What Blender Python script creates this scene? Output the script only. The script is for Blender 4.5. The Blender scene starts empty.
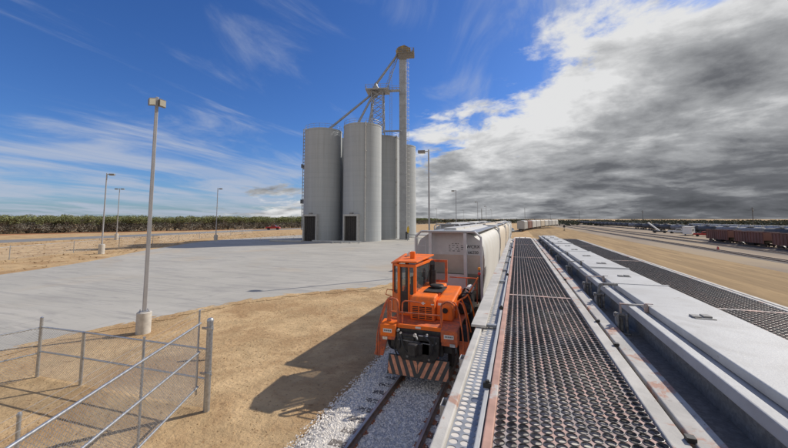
import bpy, math, random
from mathutils import Vector, Matrix
R = math.radians
sc = bpy.context.scene
col = sc.collection
rnd = random.Random(11)

# ---------------------------------------------------------------- camera
cam = bpy.data.cameras.new('camera'); co = bpy.data.objects.new('camera', cam); col.objects.link(co)
cam.sensor_width = 36; cam.lens = 36 * 350 / 788
cam.shift_y = -0.045
cam.clip_start = 0.05; cam.clip_end = 20000
co.location = (0, 0, 5.44)
co.rotation_euler = (R(90 + 4.97), 0, R(19.36))
sc.camera = co

# ---------------------------------------------------------------- light
SUN_AZ, SUN_EL = 41.7, 38.5        # azimuth from the track direction (+Y) towards +X
sd = Vector((math.sin(R(SUN_AZ)) * math.cos(R(SUN_EL)), math.cos(R(SUN_AZ)) * math.cos(R(SUN_EL)), math.sin(R(SUN_EL))))
sl = bpy.data.lights.new('sun', 'SUN'); so = bpy.data.objects.new('sun', sl); col.objects.link(so)
sl.energy = 3.4; sl.angle = R(0.6); sl.color = (1.0, 0.94, 0.84)
so.location = (60, 60, 80); so.rotation_euler = sd.to_track_quat('Z', 'Y').to_euler()
sc.view_settings.view_transform = 'Standard'; sc.view_settings.look = 'None'
sc.view_settings.exposure = 0.34; sc.view_settings.gamma = 1.0

class NT:
    """small helper for node trees"""
    def __init__(s, tree): s.t = tree
    def n(s, kind, **k):
        nd = s.t.nodes.new(kind)
        for a, b in k.items(): setattr(nd, a, b)
        return nd
    def set(s, sock, v):
        if hasattr(v, 'is_linked') or hasattr(v, 'links'): s.t.links.new(v, sock)
        else: sock.default_value = v
    def math(s, op, a, b=0.0, c=None, clamp=False):
        m = s.n('ShaderNodeMath', operation=op, use_clamp=clamp)
        s.set(m.inputs[0], a); s.set(m.inputs[1], b)
        if c is not None: s.set(m.inputs[2], c)
        return m.outputs[0]
    def mix(s, fac, a, b, blend='MIX'):
        m = s.n('ShaderNodeMix', data_type='RGBA', blend_type=blend)
        s.set(m.inputs[0], fac)
        for i, v in ((6, a), (7, b)):
            if isinstance(v, tuple) and len(v) == 3: v = v + (1,)
            s.set(m.inputs[i], v)
        return m.outputs[2]
    def noise(s, vec, scale, detail=4, rough=0.55, dist=0.0):
        n = s.n('ShaderNodeTexNoise')
        if vec is not None: s.t.links.new(vec, n.inputs['Vector'])
        n.inputs['Scale'].default_value = scale; n.inputs['Detail'].default_value = detail
        n.inputs['Roughness'].default_value = rough; n.inputs['Distortion'].default_value = dist
        return n.outputs['Fac']
    def smooth(s, x, a, b, lo=0.0, hi=1.0):
        m = s.n('ShaderNodeMapRange', interpolation_type='SMOOTHSTEP')
        s.set(m.inputs[0], x); m.inputs[1].default_value = a; m.inputs[2].default_value = b
        m.inputs[3].default_value = lo; m.inputs[4].default_value = hi
        if a > b: m.inputs[1].default_value, m.inputs[2].default_value, m.inputs[3].default_value, m.inputs[4].default_value = b, a, hi, lo
        return m.outputs[0]
    def mapping(s, vec, scale=(1, 1, 1), rot=(0, 0, 0), loc=(0, 0, 0)):
        m = s.n('ShaderNodeMapping'); s.t.links.new(vec, m.inputs[0])
        m.inputs['Scale'].default_value = scale; m.inputs['Rotation'].default_value = rot; m.inputs['Location'].default_value = loc
        return m.outputs[0]

# ---------------------------------------------------------------- sky with clouds
w = bpy.data.worlds.new('World'); sc.world = w; w.use_nodes = True
nt = NT(w.node_tree); w.node_tree.nodes.clear()
sky = nt.n('ShaderNodeTexSky', sky_type='NISHITA', sun_disc=False)
sky.sun_elevation = R(SUN_EL); sky.sun_rotation = R(SUN_AZ)
sky.altitude = 100; sky.air_density = 1.0; sky.dust_density = 0.6; sky.ozone_density = 2.5
SKY_STRENGTH = 0.125
def build_sky():
    tc = nt.n('ShaderNodeTexCoord'); g = tc.outputs['Generated']
    sp = nt.n('ShaderNodeSeparateXYZ'); w.node_tree.links.new(g, sp.inputs[0])
    x, y, z = sp.outputs
    def plane(off):
        zp = nt.math('ADD', nt.math('MAXIMUM', z, 0.0), off); cb = nt.n('ShaderNodeCombineXYZ')
        nt.set(cb.inputs[0], nt.math('DIVIDE', x, zp)); nt.set(cb.inputs[1], nt.math('DIVIDE', y, zp)); cb.inputs[2].default_value = 0
        return cb.outputs[0]
    p = plane(0.10); p2 = plane(0.20)
    blue = nt.n('ShaderNodeHueSaturation'); blue.inputs['Saturation'].default_value = 1.15; blue.inputs['Value'].default_value = 0.58
    w.node_tree.links.new(sky.outputs[0], blue.inputs['Color'])
    blue = nt.mix(1.0, blue.outputs[0], (0.58, 0.82, 1.26), 'MULTIPLY')
    # thin high cirrus: long bands low down, a few wisps higher
    big = nt.noise(nt.mapping(p, (1, 1, 1), (0, 0, 0), (2.3, 5.1, 0)), 0.55, 3, 0.5, 0.3)
    st = nt.noise(nt.mapping(p, (1.0, 0.34, 1), (0, 0, R(-30)), (2.2, 11.3, 0)), 1.5, 10, 0.62, 0.9)
    low = nt.smooth(z, 0.06, 0.28, 0.17, 0.0)
    ci = nt.math('ADD', nt.math('ADD', st, nt.math('MULTIPLY', nt.math('SUBTRACT', big, 0.5), 0.7)), low)
    cim = nt.math('MULTIPLY', nt.smooth(ci, 0.48, 0.82), 0.80)
    # the thick deck that fills the right half
    edge = nt.noise(nt.mapping(p2, (1, 1, 1), (0, 0, R(30)), (1.2, 0.4, 0)), 2.0, 10, 0.62, 0.25)
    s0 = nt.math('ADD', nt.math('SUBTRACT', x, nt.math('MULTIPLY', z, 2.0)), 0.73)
    s0 = nt.math('ADD', s0, nt.smooth(y, 0.35, -0.5, 0.0, 0.75))      # unseen deck added behind the viewer to neutralise the blue fill light
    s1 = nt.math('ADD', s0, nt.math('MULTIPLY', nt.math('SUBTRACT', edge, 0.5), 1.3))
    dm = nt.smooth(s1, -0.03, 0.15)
    th = nt.noise(nt.mapping(p2, (0.9, 1.0, 1), (0, 0, R(20)), (7.3, 2.2, 0)), 1.6, 10, 0.58, 0.25)
    fine = nt.noise(nt.mapping(p2, (1, 1.1, 1), (0, 0, R(15))), 5.5, 8, 0.62, 0.2)
    b = nt.math('ADD', nt.math('MULTIPLY', th, -1.80), nt.math('MULTIPLY', fine, -0.5))
    b = nt.math('ADD', b, 1.83)
    b = nt.math('ADD', b, nt.smooth(z, 0.02, 0.42, -0.22, 0.38))
    b = nt.math('ADD', b, nt.smooth(x, -0.55, 0.6, 0.40, -0.18))
    rp = nt.n('ShaderNodeValToRGB'); nt.set(rp.inputs[0], b)
    e = rp.color_ramp.elements
    e[0].position = 0.0; e[0].color = (0.062, 0.066, 0.074, 1)
    e[1].position = 1.0; e[1].color = (0.60, 0.603, 0.607, 1)
    m1 = e.new(0.35); m1.color = (0.115, 0.12, 0.132, 1)
    m2 = e.new(0.7); m2.color = (0.30, 0.307, 0.318, 1)
    k = 1.0 / SKY_STRENGTH
    ciC = (0.36 * k, 0.40 * k, 0.49 * k, 1)
    c1 = nt.mix(cim, blue, ciC)
    sc_ = nt.n('ShaderNodeMix', data_type='RGBA', blend_type='MULTIPLY'); sc_.inputs[0].default_value = 1
    w.node_tree.links.new(rp.outputs[0], sc_.inputs[6]); sc_.inputs[7].default_value = (k, k, k, 1)
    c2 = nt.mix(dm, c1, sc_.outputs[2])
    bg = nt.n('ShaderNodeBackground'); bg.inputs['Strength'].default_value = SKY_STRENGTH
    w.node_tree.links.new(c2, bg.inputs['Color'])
    out = nt.n('ShaderNodeOutputWorld'); w.node_tree.links.new(bg.outputs[0], out.inputs[0])
build_sky()

# ---------------------------------------------------------------- materials
M = {}
def mat(name, c, rough=0.7, metal=0.0, var=0.15, vs=3.0, bump=0.0, bs=40.0, c2=None, c2amt=0.5, c2s=2.0, c2soft=0.08,
        c3=None, c3amt=0.3, c3s=9.0, stretch=(1, 1, 1), spec=0.5, bdist=0.02):
    """paint / earth / metal: base colour with broad variation, up to two patchy layers and fine relief"""
    m = bpy.data.materials.new(name); m.use_nodes = True; t = NT(m.node_tree)
    bs_ = m.node_tree.nodes['Principled BSDF']
    tc = t.n('ShaderNodeTexCoord'); v = t.mapping(tc.outputs['Object'], stretch)
    n1 = t.noise(v, vs, 6, 0.6, 0.3)
    lo = tuple(max(0, x * (1 - var)) for x in c); hi = tuple(min(1, x * (1 + var)) for x in c)
    colr = t.mix(t.smooth(n1, 0.3, 0.7), lo, hi)
    rgh = rough
    if c2:
        n2 = t.noise(v, c2s, 9, 0.65, 0.4); th = 0.5 + (0.5 - c2amt) * 0.6
        colr = t.mix(t.smooth(n2, th - c2soft, th + c2soft), colr, c2)
    if c3:
        n3 = t.noise(t.mapping(v, (1, 1, 1), (0, 0, 0), (5.2, 1.3, 8.8)), c3s, 9, 0.7, 0.6); th = 0.5 + (0.5 - c3amt) * 0.6
        colr = t.mix(t.smooth(n3, th - 0.03, th + 0.05), colr, c3)
    t.set(bs_.inputs['Base Color'], colr)
    bs_.inputs['Roughness'].default_value = rgh; bs_.inputs['Metallic'].default_value = metal
    bs_.inputs['Specular IOR Level'].default_value = spec
    if bump:
        nb = t.noise(tc.outputs['Object'], bs, 6, 0.65)
        bp = t.n('ShaderNodeBump'); bp.inputs['Strength'].default_value = bump; bp.inputs['Distance'].default_value = bdist
        t.set(bp.inputs['Height'], nb); t.set(bs_.inputs['Normal'], bp.outputs[0])
    M[name] = m
    return m

RUST = (0.33, 0.13, 0.07)
mat('dirt', (0.54, 0.38, 0.21), 0.95, var=0.2, vs=0.7, bump=1.0, bs=5.0, c2=(0.39, 0.25, 0.13), c2amt=0.47, c2s=0.35, c2soft=0.12, c3=(0.30, 0.19, 0.10), c3amt=0.33, c3s=5.0, spec=0.1, bdist=0.08)
mat('clod', (0.41, 0.28, 0.155), 0.95, var=0.3, vs=4, spec=0.1)
def field_mat():
    """dry grass: golden and brown swathes drawn out along the mowing direction, fine mottling"""
    m = bpy.data.materials.new('field'); m.use_nodes = True; t = NT(m.node_tree); b = m.node_tree.nodes['Principled BSDF']
    tc = t.n('ShaderNodeTexCoord'); o = tc.outputs['Object']
    a = t.noise(t.mapping(o, (0.35, 0.03, 1)), 1.0, 7, 0.65, 0.8); d = t.noise(t.mapping(o, (1.4, 0.12, 1), (0, 0, 0), (3, 8, 0)), 1.0, 8, 0.7, 0.6); f = t.noise(o, 1.1, 7, 0.75)
    c = t.mix(t.smooth(a, 0.36, 0.64), (0.27, 0.185, 0.10), (0.385, 0.265, 0.14))
    c = t.mix(t.math('MULTIPLY', t.smooth(d, 0.5, 0.66), 0.7), c, (0.22, 0.15, 0.085))
    c = t.mix(t.math('MULTIPLY', t.smooth(f, 0.5, 0.68), 0.5), c, (0.24, 0.175, 0.10))
    t.set(b.inputs['Base Color'], c); b.inputs['Roughness'].default_value = 0.95; b.inputs['Specular IOR Level'].default_value = 0.1
    M['field'] = m
field_mat()
mat('red_earth', (0.36, 0.18, 0.10), 0.95, var=0.2, vs=0.1, spec=0.1)
mat('yard_gravel', (0.28, 0.225, 0.175), 0.95, var=0.2, vs=0.08, c2=(0.36, 0.28, 0.19), c2amt=0.5, c2s=0.06, c2soft=0.15, stretch=(1, 0.3, 1), spec=0.1)
mat('asphalt', (0.22, 0.215, 0.21), 0.9, var=0.12, vs=0.5, spec=0.2)
mat('ballast', (0.74, 0.695, 0.63), 0.95, var=0.35, vs=26, bump=1.0, bs=22, c2=(0.36, 0.34, 0.315), c2amt=0.35, c2s=30, c2soft=0.05, spec=0.2, bdist=0.06)
mat('yard_ballast', (0.19, 0.165, 0.145), 0.95, var=0.2, vs=2, spec=0.1)
mat('stone', (0.82, 0.765, 0.69), 0.9, var=0.18, vs=8, c2=(0.40, 0.375, 0.345), c2amt=0.35, c2s=7, spec=0.2)
mat('sleeper_wood', (0.20, 0.175, 0.155), 0.9, var=0.3, vs=6, bump=0.5, bs=30, stretch=(0.4, 2, 2), spec=0.2)
mat('rail_steel', (0.24, 0.17, 0.13), 0.6, var=0.25, vs=5, spec=0.4)
mat('rail_head', (0.55, 0.47, 0.40), 0.4, 0.5, var=0.2, vs=5, stretch=(1, 0.2, 1))
mat('clip_rust', (0.38, 0.16, 0.09), 0.8, var=0.3, vs=20)
mat('concrete_silo', (0.41, 0.435, 0.455), 0.9, var=0.08, vs=0.35, bump=0.2, bs=3, c2=(0.40, 0.415, 0.425), c2amt=0.45, c2s=0.5, c2soft=0.25, stretch=(2.5, 2.5, 0.18), spec=0.15)
mat('concrete_base', (0.50, 0.47, 0.43), 0.9, var=0.12, vs=4, bump=0.3, bs=30, spec=0.15)
mat('concrete_trim', (0.47, 0.46, 0.44), 0.9, var=0.1, vs=2, spec=0.15)
mat('galv', (0.47, 0.485, 0.50), 0.42, 0.75, var=0.15, vs=18, c2=(0.36, 0.37, 0.39), c2amt=0.4, c2s=12, spec=0.5)
mat('pole_grey', (0.40, 0.40, 0.42), 0.5, 0.3, var=0.08, vs=1.5)
mat('fixture', (0.22, 0.21, 0.20), 0.5, var=0.1)
mat('lens_glass', (0.55, 0.52, 0.42), 0.2, var=0.05)
mat('leg_steel', (0.34, 0.35, 0.365), 0.5, 0.3, var=0.1, vs=1)
mat('yellow', (0.62, 0.40, 0.04), 0.6, var=0.2, vs=2)
mat('head_cover', (0.40, 0.27, 0.05), 0.7, var=0.3, vs=1.2, c2=(0.17, 0.14, 0.11), c2amt=0.5, c2s=0.8, c2soft=0.1)
mat('dark_void', (0.028, 0.026, 0.025), 0.9, var=0.2, vs=3)
mat('door_slat', (0.075, 0.065, 0.058), 0.8, var=0.25, vs=2)
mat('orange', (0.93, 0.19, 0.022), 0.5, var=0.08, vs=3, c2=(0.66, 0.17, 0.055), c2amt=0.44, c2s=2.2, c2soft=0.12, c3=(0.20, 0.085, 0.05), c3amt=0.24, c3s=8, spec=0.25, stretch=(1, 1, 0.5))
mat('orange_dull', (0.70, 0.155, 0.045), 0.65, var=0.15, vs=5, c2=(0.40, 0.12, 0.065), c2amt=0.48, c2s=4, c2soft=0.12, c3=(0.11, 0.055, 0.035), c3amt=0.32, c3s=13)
mat('black_grease', (0.030, 0.028, 0.027), 0.55, var=0.5, vs=6, c2=(0.05, 0.045, 0.04), c2amt=0.4, c2s=8)
mat('black_paint', (0.03, 0.03, 0.032), 0.45, var=0.3, vs=6)
mat('tyre', (0.028, 0.027, 0.027), 0.85, var=0.3, vs=8)
mat('stripe', (0.66, 0.29, 0.17), 0.7, var=0.2, vs=8, c3=(0.1, 0.06, 0.05), c3amt=0.3, c3s=10)
mat('steel_bright', (0.58, 0.58, 0.58), 0.35, 0.6, var=0.2, vs=12)
mat('white_label', (0.74, 0.72, 0.68), 0.6, var=0.08, vs=20)
mat('print_black', (0.03, 0.03, 0.035), 0.7, var=0.1)
mat('amber', (0.75, 0.28, 0.03), 0.3, var=0.05)
mat('red_lens', (0.55, 0.04, 0.03), 0.3, var=0.05)
mat('seat_black', (0.04, 0.04, 0.045), 0.7, var=0.1)
mat('hatch_white', (0.485, 0.483, 0.475), 0.6, var=0.06, vs=1.2, bump=0.15, bs=60, c2=(0.42, 0.412, 0.40), c2amt=0.45, c2s=3, c2soft=0.14, c3=(0.33, 0.30, 0.27), c3amt=0.25, c3s=12, spec=0.35)
mat('flange_paint', (0.49, 0.465, 0.425), 0.7, var=0.14, vs=4, bump=0.15, bs=50, c2=(0.43, 0.26, 0.195), c2amt=0.33, c2s=5.0, c2soft=0.04, c3=(0.30, 0.25, 0.22), c3amt=0.24, c3s=15, spec=0.3)
mat('band_paint', (0.47, 0.445, 0.41), 0.72, var=0.14, vs=4, bump=0.15, bs=50, c2=(0.44, 0.255, 0.19), c2amt=0.44, c2s=2.6, c2soft=0.03, c3=(0.27, 0.235, 0.21), c3amt=0.30, c3s=13, spec=0.3)
mat('edge_pink', (0.48, 0.29, 0.23), 0.75, var=0.18, vs=6, c2=(0.50, 0.46, 0.43), c2amt=0.28, c2s=5, c2soft=0.04, c3=(0.22, 0.13, 0.1), c3amt=0.25, c3s=18, spec=0.25)
mat('grate_top', (0.52, 0.345, 0.29), 0.7, var=0.15, vs=8, c2=(0.36, 0.33, 0.315), c2amt=0.46, c2s=3, c2soft=0.1, c3=(0.19, 0.17, 0.16), c3amt=0.4, c3s=16, spec=0.3)
mat('grate_collar', (0.095, 0.092, 0.09), 0.34, 0.45, var=0.5, vs=30, c2=(0.26, 0.24, 0.23), c2amt=0.36, c2s=25)
mat('under_dark', (0.62, 0.58, 0.53), 0.8, var=0.15, vs=9, c2=(0.10, 0.094, 0.09), c2amt=0.54, c2s=1.5, c2soft=0.06)
mat('strip_grey', (0.31, 0.325, 0.35), 0.55, 0.2, var=0.15, vs=7, c2=(0.24, 0.25, 0.27), c2amt=0.4, c2s=4, c3=(0.20, 0.13, 0.1), c3amt=0.22, c3s=10)
mat('strip_under', (0.66, 0.61, 0.55), 0.8, var=0.12, vs=5, c2=(0.55, 0.33, 0.24), c2amt=0.2, c2s=1.5)
mat('stand_metal', (0.26, 0.255, 0.25), 0.7, 0.2, var=0.3, vs=25, c2=(0.14, 0.12, 0.11), c2amt=0.4, c2s=18)
mat('strap_metal', (0.38, 0.28, 0.25), 0.7, 0.1, var=0.25, vs=25, c2=(0.36, 0.35, 0.34), c2amt=0.45, c2s=14)
mat('roof_coat', (0.30, 0.26, 0.215), 0.85, var=0.2, vs=30, bump=0.5, bs=120, c2=(0.42, 0.42, 0.42), c2amt=0.30, c2s=2.6, c2soft=0.015, c3=(0.22, 0.195, 0.165), c3amt=0.42, c3s=60, bdist=0.004)
mat('car_white', (0.545, 0.54, 0.525), 0.6, var=0.05, vs=0.8, c2=(0.50, 0.475, 0.43), c2amt=0.4, c2s=1.2, c2soft=0.2, c3=(0.36, 0.27, 0.22), c3amt=0.14, c3s=3.5, stretch=(1, 1, 0.35))
mat('car_beige', (0.56, 0.49, 0.40), 0.6, var=0.06, vs=0.8, c2=(0.50, 0.43, 0.35), c2amt=0.4, c2s=1.2, c2soft=0.2, stretch=(1, 1, 0.35))
mat('car_tan', (0.50, 0.43, 0.35), 0.6, var=0.08, vs=0.8, c2=(0.38, 0.30, 0.24), c2amt=0.35, c2s=1.2, c2soft=0.1, stretch=(1, 1, 0.35))
mat('car_grey', (0.44, 0.44, 0.44), 0.6, var=0.08, vs=0.8, c2=(0.36, 0.35, 0.34), c2amt=0.4, c2s=1.2, c2soft=0.2, stretch=(1, 1, 0.35))
mat('car_end', (0.57, 0.585, 0.60), 0.65, var=0.07, vs=1.2, c2=(0.49, 0.50, 0.51), c2amt=0.45, c2s=2, c2soft=0.2, c3=(0.40, 0.32, 0.28), c3amt=0.10, c3s=5)
mat('car_slope', (0.52, 0.48, 0.44), 0.75, var=0.1, vs=1.5, c2=(0.48, 0.42, 0.37), c2amt=0.4, c2s=3, c2soft=0.2)
mat('car_brown', (0.22, 0.105, 0.082), 0.75, var=0.15, vs=0.6, c2=(0.16, 0.085, 0.07), c2amt=0.45, c2s=0.8, c2soft=0.2, stretch=(1, 1, 0.3))
mat('car_black', (0.045, 0.045, 0.048), 0.6, var=0.2, vs=1)
mat('tank_top', (0.22, 0.22, 0.225), 0.7, var=0.15, vs=0.4)
mat('tank_dark', (0.06, 0.062, 0.068), 0.65, var=0.15, vs=0.4)
mat('running_gear', (0.075, 0.06, 0.052), 0.85, var=0.3, vs=4)
mat('leaf_green', (0.215, 0.23, 0.11), 0.9, var=0.3, vs=0.35, spec=0.1)
mat('leaf_dry', (0.26, 0.24, 0.20), 0.9, var=0.3, vs=0.35, spec=0.1)
mat('twig', (0.29, 0.265, 0.24), 0.95, var=0.25, vs=0.6, spec=0.05)
mat('far_leaf', (0.085, 0.092, 0.068), 0.95, var=0.3, vs=0.02, spec=0.05)
mat('red_paint', (0.45, 0.03, 0.025), 0.35, var=0.08)
mat('white_paint', (0.75, 0.75, 0.75), 0.4, var=0.04)
mat('blue_grey', (0.30, 0.36, 0.44), 0.5, var=0.08)
mat('wood_pole', (0.13, 0.11, 0.095), 0.9, var=0.2, vs=2)
mat('wire', (0.44, 0.44, 0.445), 0.5, 0.3, var=0.1, vs=8)
g = mat('glass', (0.10, 0.13, 0.14), 0.06, var=0.05, spec=0.8)
gb = g.node_tree.nodes['Principled BSDF']; gb.inputs['Alpha'].default_value = 0.30
mat('dark_glass', (0.03, 0.035, 0.04), 0.08, var=0.05, spec=0.7)
def apron_mat():
    m = bpy.data.materials.new('apron_concrete'); m.use_nodes = True; t = NT(m.node_tree); b = m.node_tree.nodes['Principled BSDF']
    tc = t.n('ShaderNodeTexCoord'); o = tc.outputs['Object']
    a = t.noise(o, 0.12, 6, 0.6, 0.4)
    st = t.noise(t.mapping(o, (0.12, 0.8, 1), (0, 0, R(-32))), 1.0, 10, 0.72, 1.4)
    st2 = t.noise(t.mapping(o, (0.10, 1.1, 1), (0, 0, R(14)), (4, 9, 0)), 1.0, 10, 0.72, 1.4)
    fine = t.noise(o, 9, 5, 0.7)
    c = t.mix(t.smooth(a, 0.3, 0.7), (0.385, 0.365, 0.325), (0.455, 0.43, 0.382))
    c = t.mix(t.math('MULTIPLY', t.smooth(st, 0.46, 0.62), 0.75), c, (0.31, 0.295, 0.275))
    c = t.mix(t.math('MULTIPLY', t.smooth(st2, 0.50, 0.66), 0.65), c, (0.48, 0.45, 0.405))
    c = t.mix(t.math('MULTIPLY', t.smooth(fine, 0.45, 0.75), 0.22), c, (0.36, 0.33, 0.30))
    dust = t.noise(t.mapping(o, (1, 1, 1), (0, 0, 0), (31, 7, 0)), 0.07, 7, 0.6, 0.6)
    c = t.mix(t.math('MULTIPLY', t.smooth(dust, 0.52, 0.70), 0.45), c, (0.47, 0.36, 0.24))
    br = t.n('ShaderNodeTexBrick'); t.t.links.new(t.mapping(o, (1, 1, 1), (0, 0, R(-2))), br.inputs[0])
    br.offset = 0; br.inputs['Scale'].default_value = 0.2; br.inputs['Mortar Size'].default_value = 0.006; br.inputs['Mortar Smooth'].default_value = 0.3
    br.inputs['Brick Width'].default_value = 1.0; br.inputs['Row Height'].default_value = 1.0
    spots = t.noise(t.mapping(o, (1, 1, 1), (0, 0, 0), (9, 3, 0)), 0.9, 3, 0.5)
    c = t.mix(t.math('MULTIPLY', t.smooth(spots, 0.66, 0.74), 0.45), c, (0.25, 0.235, 0.22))
    c = t.mix(t.math('MULTIPLY', br.outputs['Fac'], 0.45), c, (0.26, 0.25, 0.24))
    t.set(b.inputs['Base Color'], c); b.inputs['Roughness'].default_value = 0.85; b.inputs['Specular IOR Level'].default_value = 0.2
    M['apron_concrete'] = m
apron_mat()
def silo_mat():
    """slip-formed concrete: faint pour lines every 1.2 m and vertical streaks"""
    m = M['concrete_silo']; t = NT(m.node_tree); b = m.node_tree.nodes['Principled BSDF']
    src = b.inputs['Base Color'].links[0].from_socket
    tc = t.n('ShaderNodeTexCoord'); s = t.n('ShaderNodeSeparateXYZ'); t.t.links.new(tc.outputs['Object'], s.inputs[0])
    f = t.math('FRACT', t.math('MULTIPLY', t.math('ADD', s.outputs[2], t.math('MULTIPLY', t.noise(tc.outputs['Object'], 0.4, 2), 0.12)), 1 / 1.22))
    ln = t.math('SUBTRACT', 1.0, t.smooth(f, 0.0, 0.06))
    lift = t.noise(t.mapping(tc.outputs['Object'], (0.03, 0.03, 0.82)), 1.0, 0)
    c = t.mix(t.math('MULTIPLY', ln, 0.42), src, (0.22, 0.22, 0.22))
    run = t.noise(t.mapping(tc.outputs['Object'], (1.6, 1.6, 0.05), (0, 0, 0), (3, 1, 0)), 1.0, 6, 0.7)
    c = t.mix(t.math('MULTIPLY', t.smooth(run, 0.52, 0.72), 0.35), c, (0.27, 0.27, 0.26))
    c = t.mix(t.math('MULTIPLY', t.smooth(lift, 0.35, 0.65), 0.12), c, (0.55, 0.55, 0.53))
    t.set(b.inputs['Base Color'], c)
silo_mat()

# ---------------------------------------------------------------- mesh helpers
class MB:
    def __init__(s): s.v = []; s.f = []; s.m = []; s.mi = 0
    def add(s, vs, fs):
        o = len(s.v); s.v += [tuple(p) for p in vs]
        for f in fs: s.f.append(tuple(i + o for i in f)); s.m.append(s.mi)
        return s
    def box(s, x0, x1, y0, y1, z0, z1):
        return s.add([(x0, y0, z0), (x1, y0, z0), (x1, y1, z0), (x0, y1, z0), (x0, y0, z1), (x1, y0, z1), (x1, y1, z1), (x0, y1, z1)],
                     [(3, 2, 1, 0), (4, 5, 6, 7), (0, 1, 5, 4), (1, 2, 6, 5), (2, 3, 7, 6), (3, 0, 4, 7)])
    def prism(s, poly, a, b, axis='y'):
        """poly of 2D points extruded from a to b along an axis (x: (y,z), y: (x,z), z: (x,y))"""
        def P(p, t):
            if axis == 'y': return (p[0], t, p[1])
            if axis == 'x': return (t, p[0], p[1])
            return (p[0], p[1], t)
        n = len(poly); vs = [P(p, a) for p in poly] + [P(p, b) for p in poly]
        fs = [tuple(range(n))[::-1], tuple(range(n, 2 * n))] + [(i, (i + 1) % n, n + (i + 1) % n, n + i) for i in range(n)]
        if axis == 'y': fs = [f[::-1] for f in fs]
        return s.add(vs, fs)
    def tube(s, p, q, r, n=8, r2=None, cap=True):
        p = Vector(p); q = Vector(q); d = (q - p); r2 = r if r2 is None else r2
        if d.length < 1e-6: return s
        d.normalize(); u = d.orthogonal().normalized(); v = d.cross(u)
        vs = []
        for c, rr in ((p, r), (q, r2)):
            for i in range(n):
                a = 2 * math.pi * i / n; vs.append(c + rr * (math.cos(a) * u + math.sin(a) * v))
        fs = [(i, (i + 1) % n, n + (i + 1) % n, n + i) for i in range(n)]
        if cap: fs += [tuple(range(n))[::-1], tuple(range(n, 2 * n))]
        return s.add(vs, fs)
    def path(s, pts, r, n=8, rs=None):
        """round tube along a polyline with shared rings"""
        pts = [Vector(p) for p in pts]; o = len(s.v); k = len(pts); up = None
        for i, p in enumerate(pts):
            d = (pts[min(i + 1, k - 1)] - pts[max(i - 1, 0)]).normalized()
            if up is None: up = d.orthogonal().normalized()
            u = (up - d * up.dot(d)); u = u.normalized() if u.length > 1e-5 else d.orthogonal().normalized(); up = u
            v = d.cross(u); rr = rs[i] if rs else r
            for j in range(n):
                a = 2 * math.pi * j / n; s.v.append(tuple(p + rr * (math.cos(a) * u + math.sin(a) * v)))
        for i in range(k - 1):
            for j in range(n):
                s.f.append((o + i * n + j, o + i * n + (j + 1) % n, o + (i + 1) * n + (j + 1) % n, o + (i + 1) * n + j)); s.m.append(s.mi)
        s.f.append(tuple(o + j for j in range(n))[::-1]); s.m.append(s.mi)
        s.f.append(tuple(o + (k - 1) * n + j for j in range(n))); s.m.append(s.mi)
        return s
    def lathe(s, prof, c=(0, 0, 0), n=24, axis='z'):
        vs = []
        for r, h in prof:
            for i in range(n):
                a = 2 * math.pi * i / n; x, y = r * math.cos(a), r * math.sin(a)
                q = (x, y, h) if axis == 'z' else ((h, x, y) if axis == 'x' else (y, h, x))
                vs.append((q[0] + c[0], q[1] + c[1], q[2] + c[2]))
        k = len(prof); fs = []
        for j in range(k - 1):
            fs += [(j * n + i, j * n + (i + 1) % n, (j + 1) * n + (i + 1) % n, (j + 1) * n + i) for i in range(n)]
        if prof[0][0] > 1e-6: fs.append(tuple(range(n))[::-1])
        if prof[-1][0] > 1e-6: fs.append(tuple((k - 1) * n + i for i in range(n)))
        return s.add(vs, fs)
    def mesh(s, name, mats, smooth=False):
        me = bpy.data.meshes.new(name); me.from_pydata(s.v, [], s.f)
        for m in (mats if isinstance(mats, (list, tuple)) else [mats]): me.materials.append(M[m])
        if isinstance(mats, (list, tuple)) and len(mats) > 1: me.polygons.foreach_set('material_index', s.m)
        if smooth: me.polygons.foreach_set('use_smooth', [True] * len(me.polygons))
        me.update(); return me
    def build(s, name, mats, parent=None, loc=None, smooth=False, bevel=0.0, segs=2):
        o = bpy.data.objects.new(name, s.mesh(name, mats, smooth)); col.objects.link(o)
        if parent: o.parent = parent
        if loc: o.location = loc
        if bevel:
            b = o.modifiers.new('bevel', 'BEVEL'); b.width = bevel; b.segments = segs; b.limit_method = 'ANGLE'
        if smooth:
            e = o.modifiers.new('edges', 'EDGE_SPLIT'); e.split_angle = R(40)
        return o
def tag(o, label=None, cat=None, group=None, kind=None):
    if label: o['label'] = label
    if cat: o['category'] = cat
    if group: o['group'] = group
    if kind: o['kind'] = kind
    return o
def thing(name, label, cat, loc=(0, 0, 0), rz=0.0, group=None):
    o = bpy.data.objects.new(name, None); col.objects.link(o); o.empty_display_size = 0.5
    o.location = loc; o.rotation_euler.z = rz
    return tag(o, label, cat, group)
def dup(root, loc, rz=0.0, label=None, group=None, swap=None, skip=(), scale=None):
    """copy of a thing, its parts and sub-parts; swap replaces materials by name on the copies"""
    def cp(o, par):
        c = o.copy(); col.objects.link(c)
        if par: c.parent = par
        if swap and o.type == 'MESH':
            for i, sl_ in enumerate(c.material_slots):
                if sl_.material and sl_.material.name in swap:
                    m_ = M[swap[sl_.material.name]]; sl_.link = 'OBJECT'; sl_.material = m_
        for ch in [x for x in bpy.data.objects if x.parent == o]:
            if ch.name.split('.')[0] not in skip: cp(ch, c)
        return c
    r = cp(root, None); r.location = loc; r.rotation_euler.z = rz
    if scale: r.scale = (scale, scale, scale) if not isinstance(scale, tuple) else scale
    if label: r['label'] = label
    if group: r['group'] = group
    return r
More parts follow.
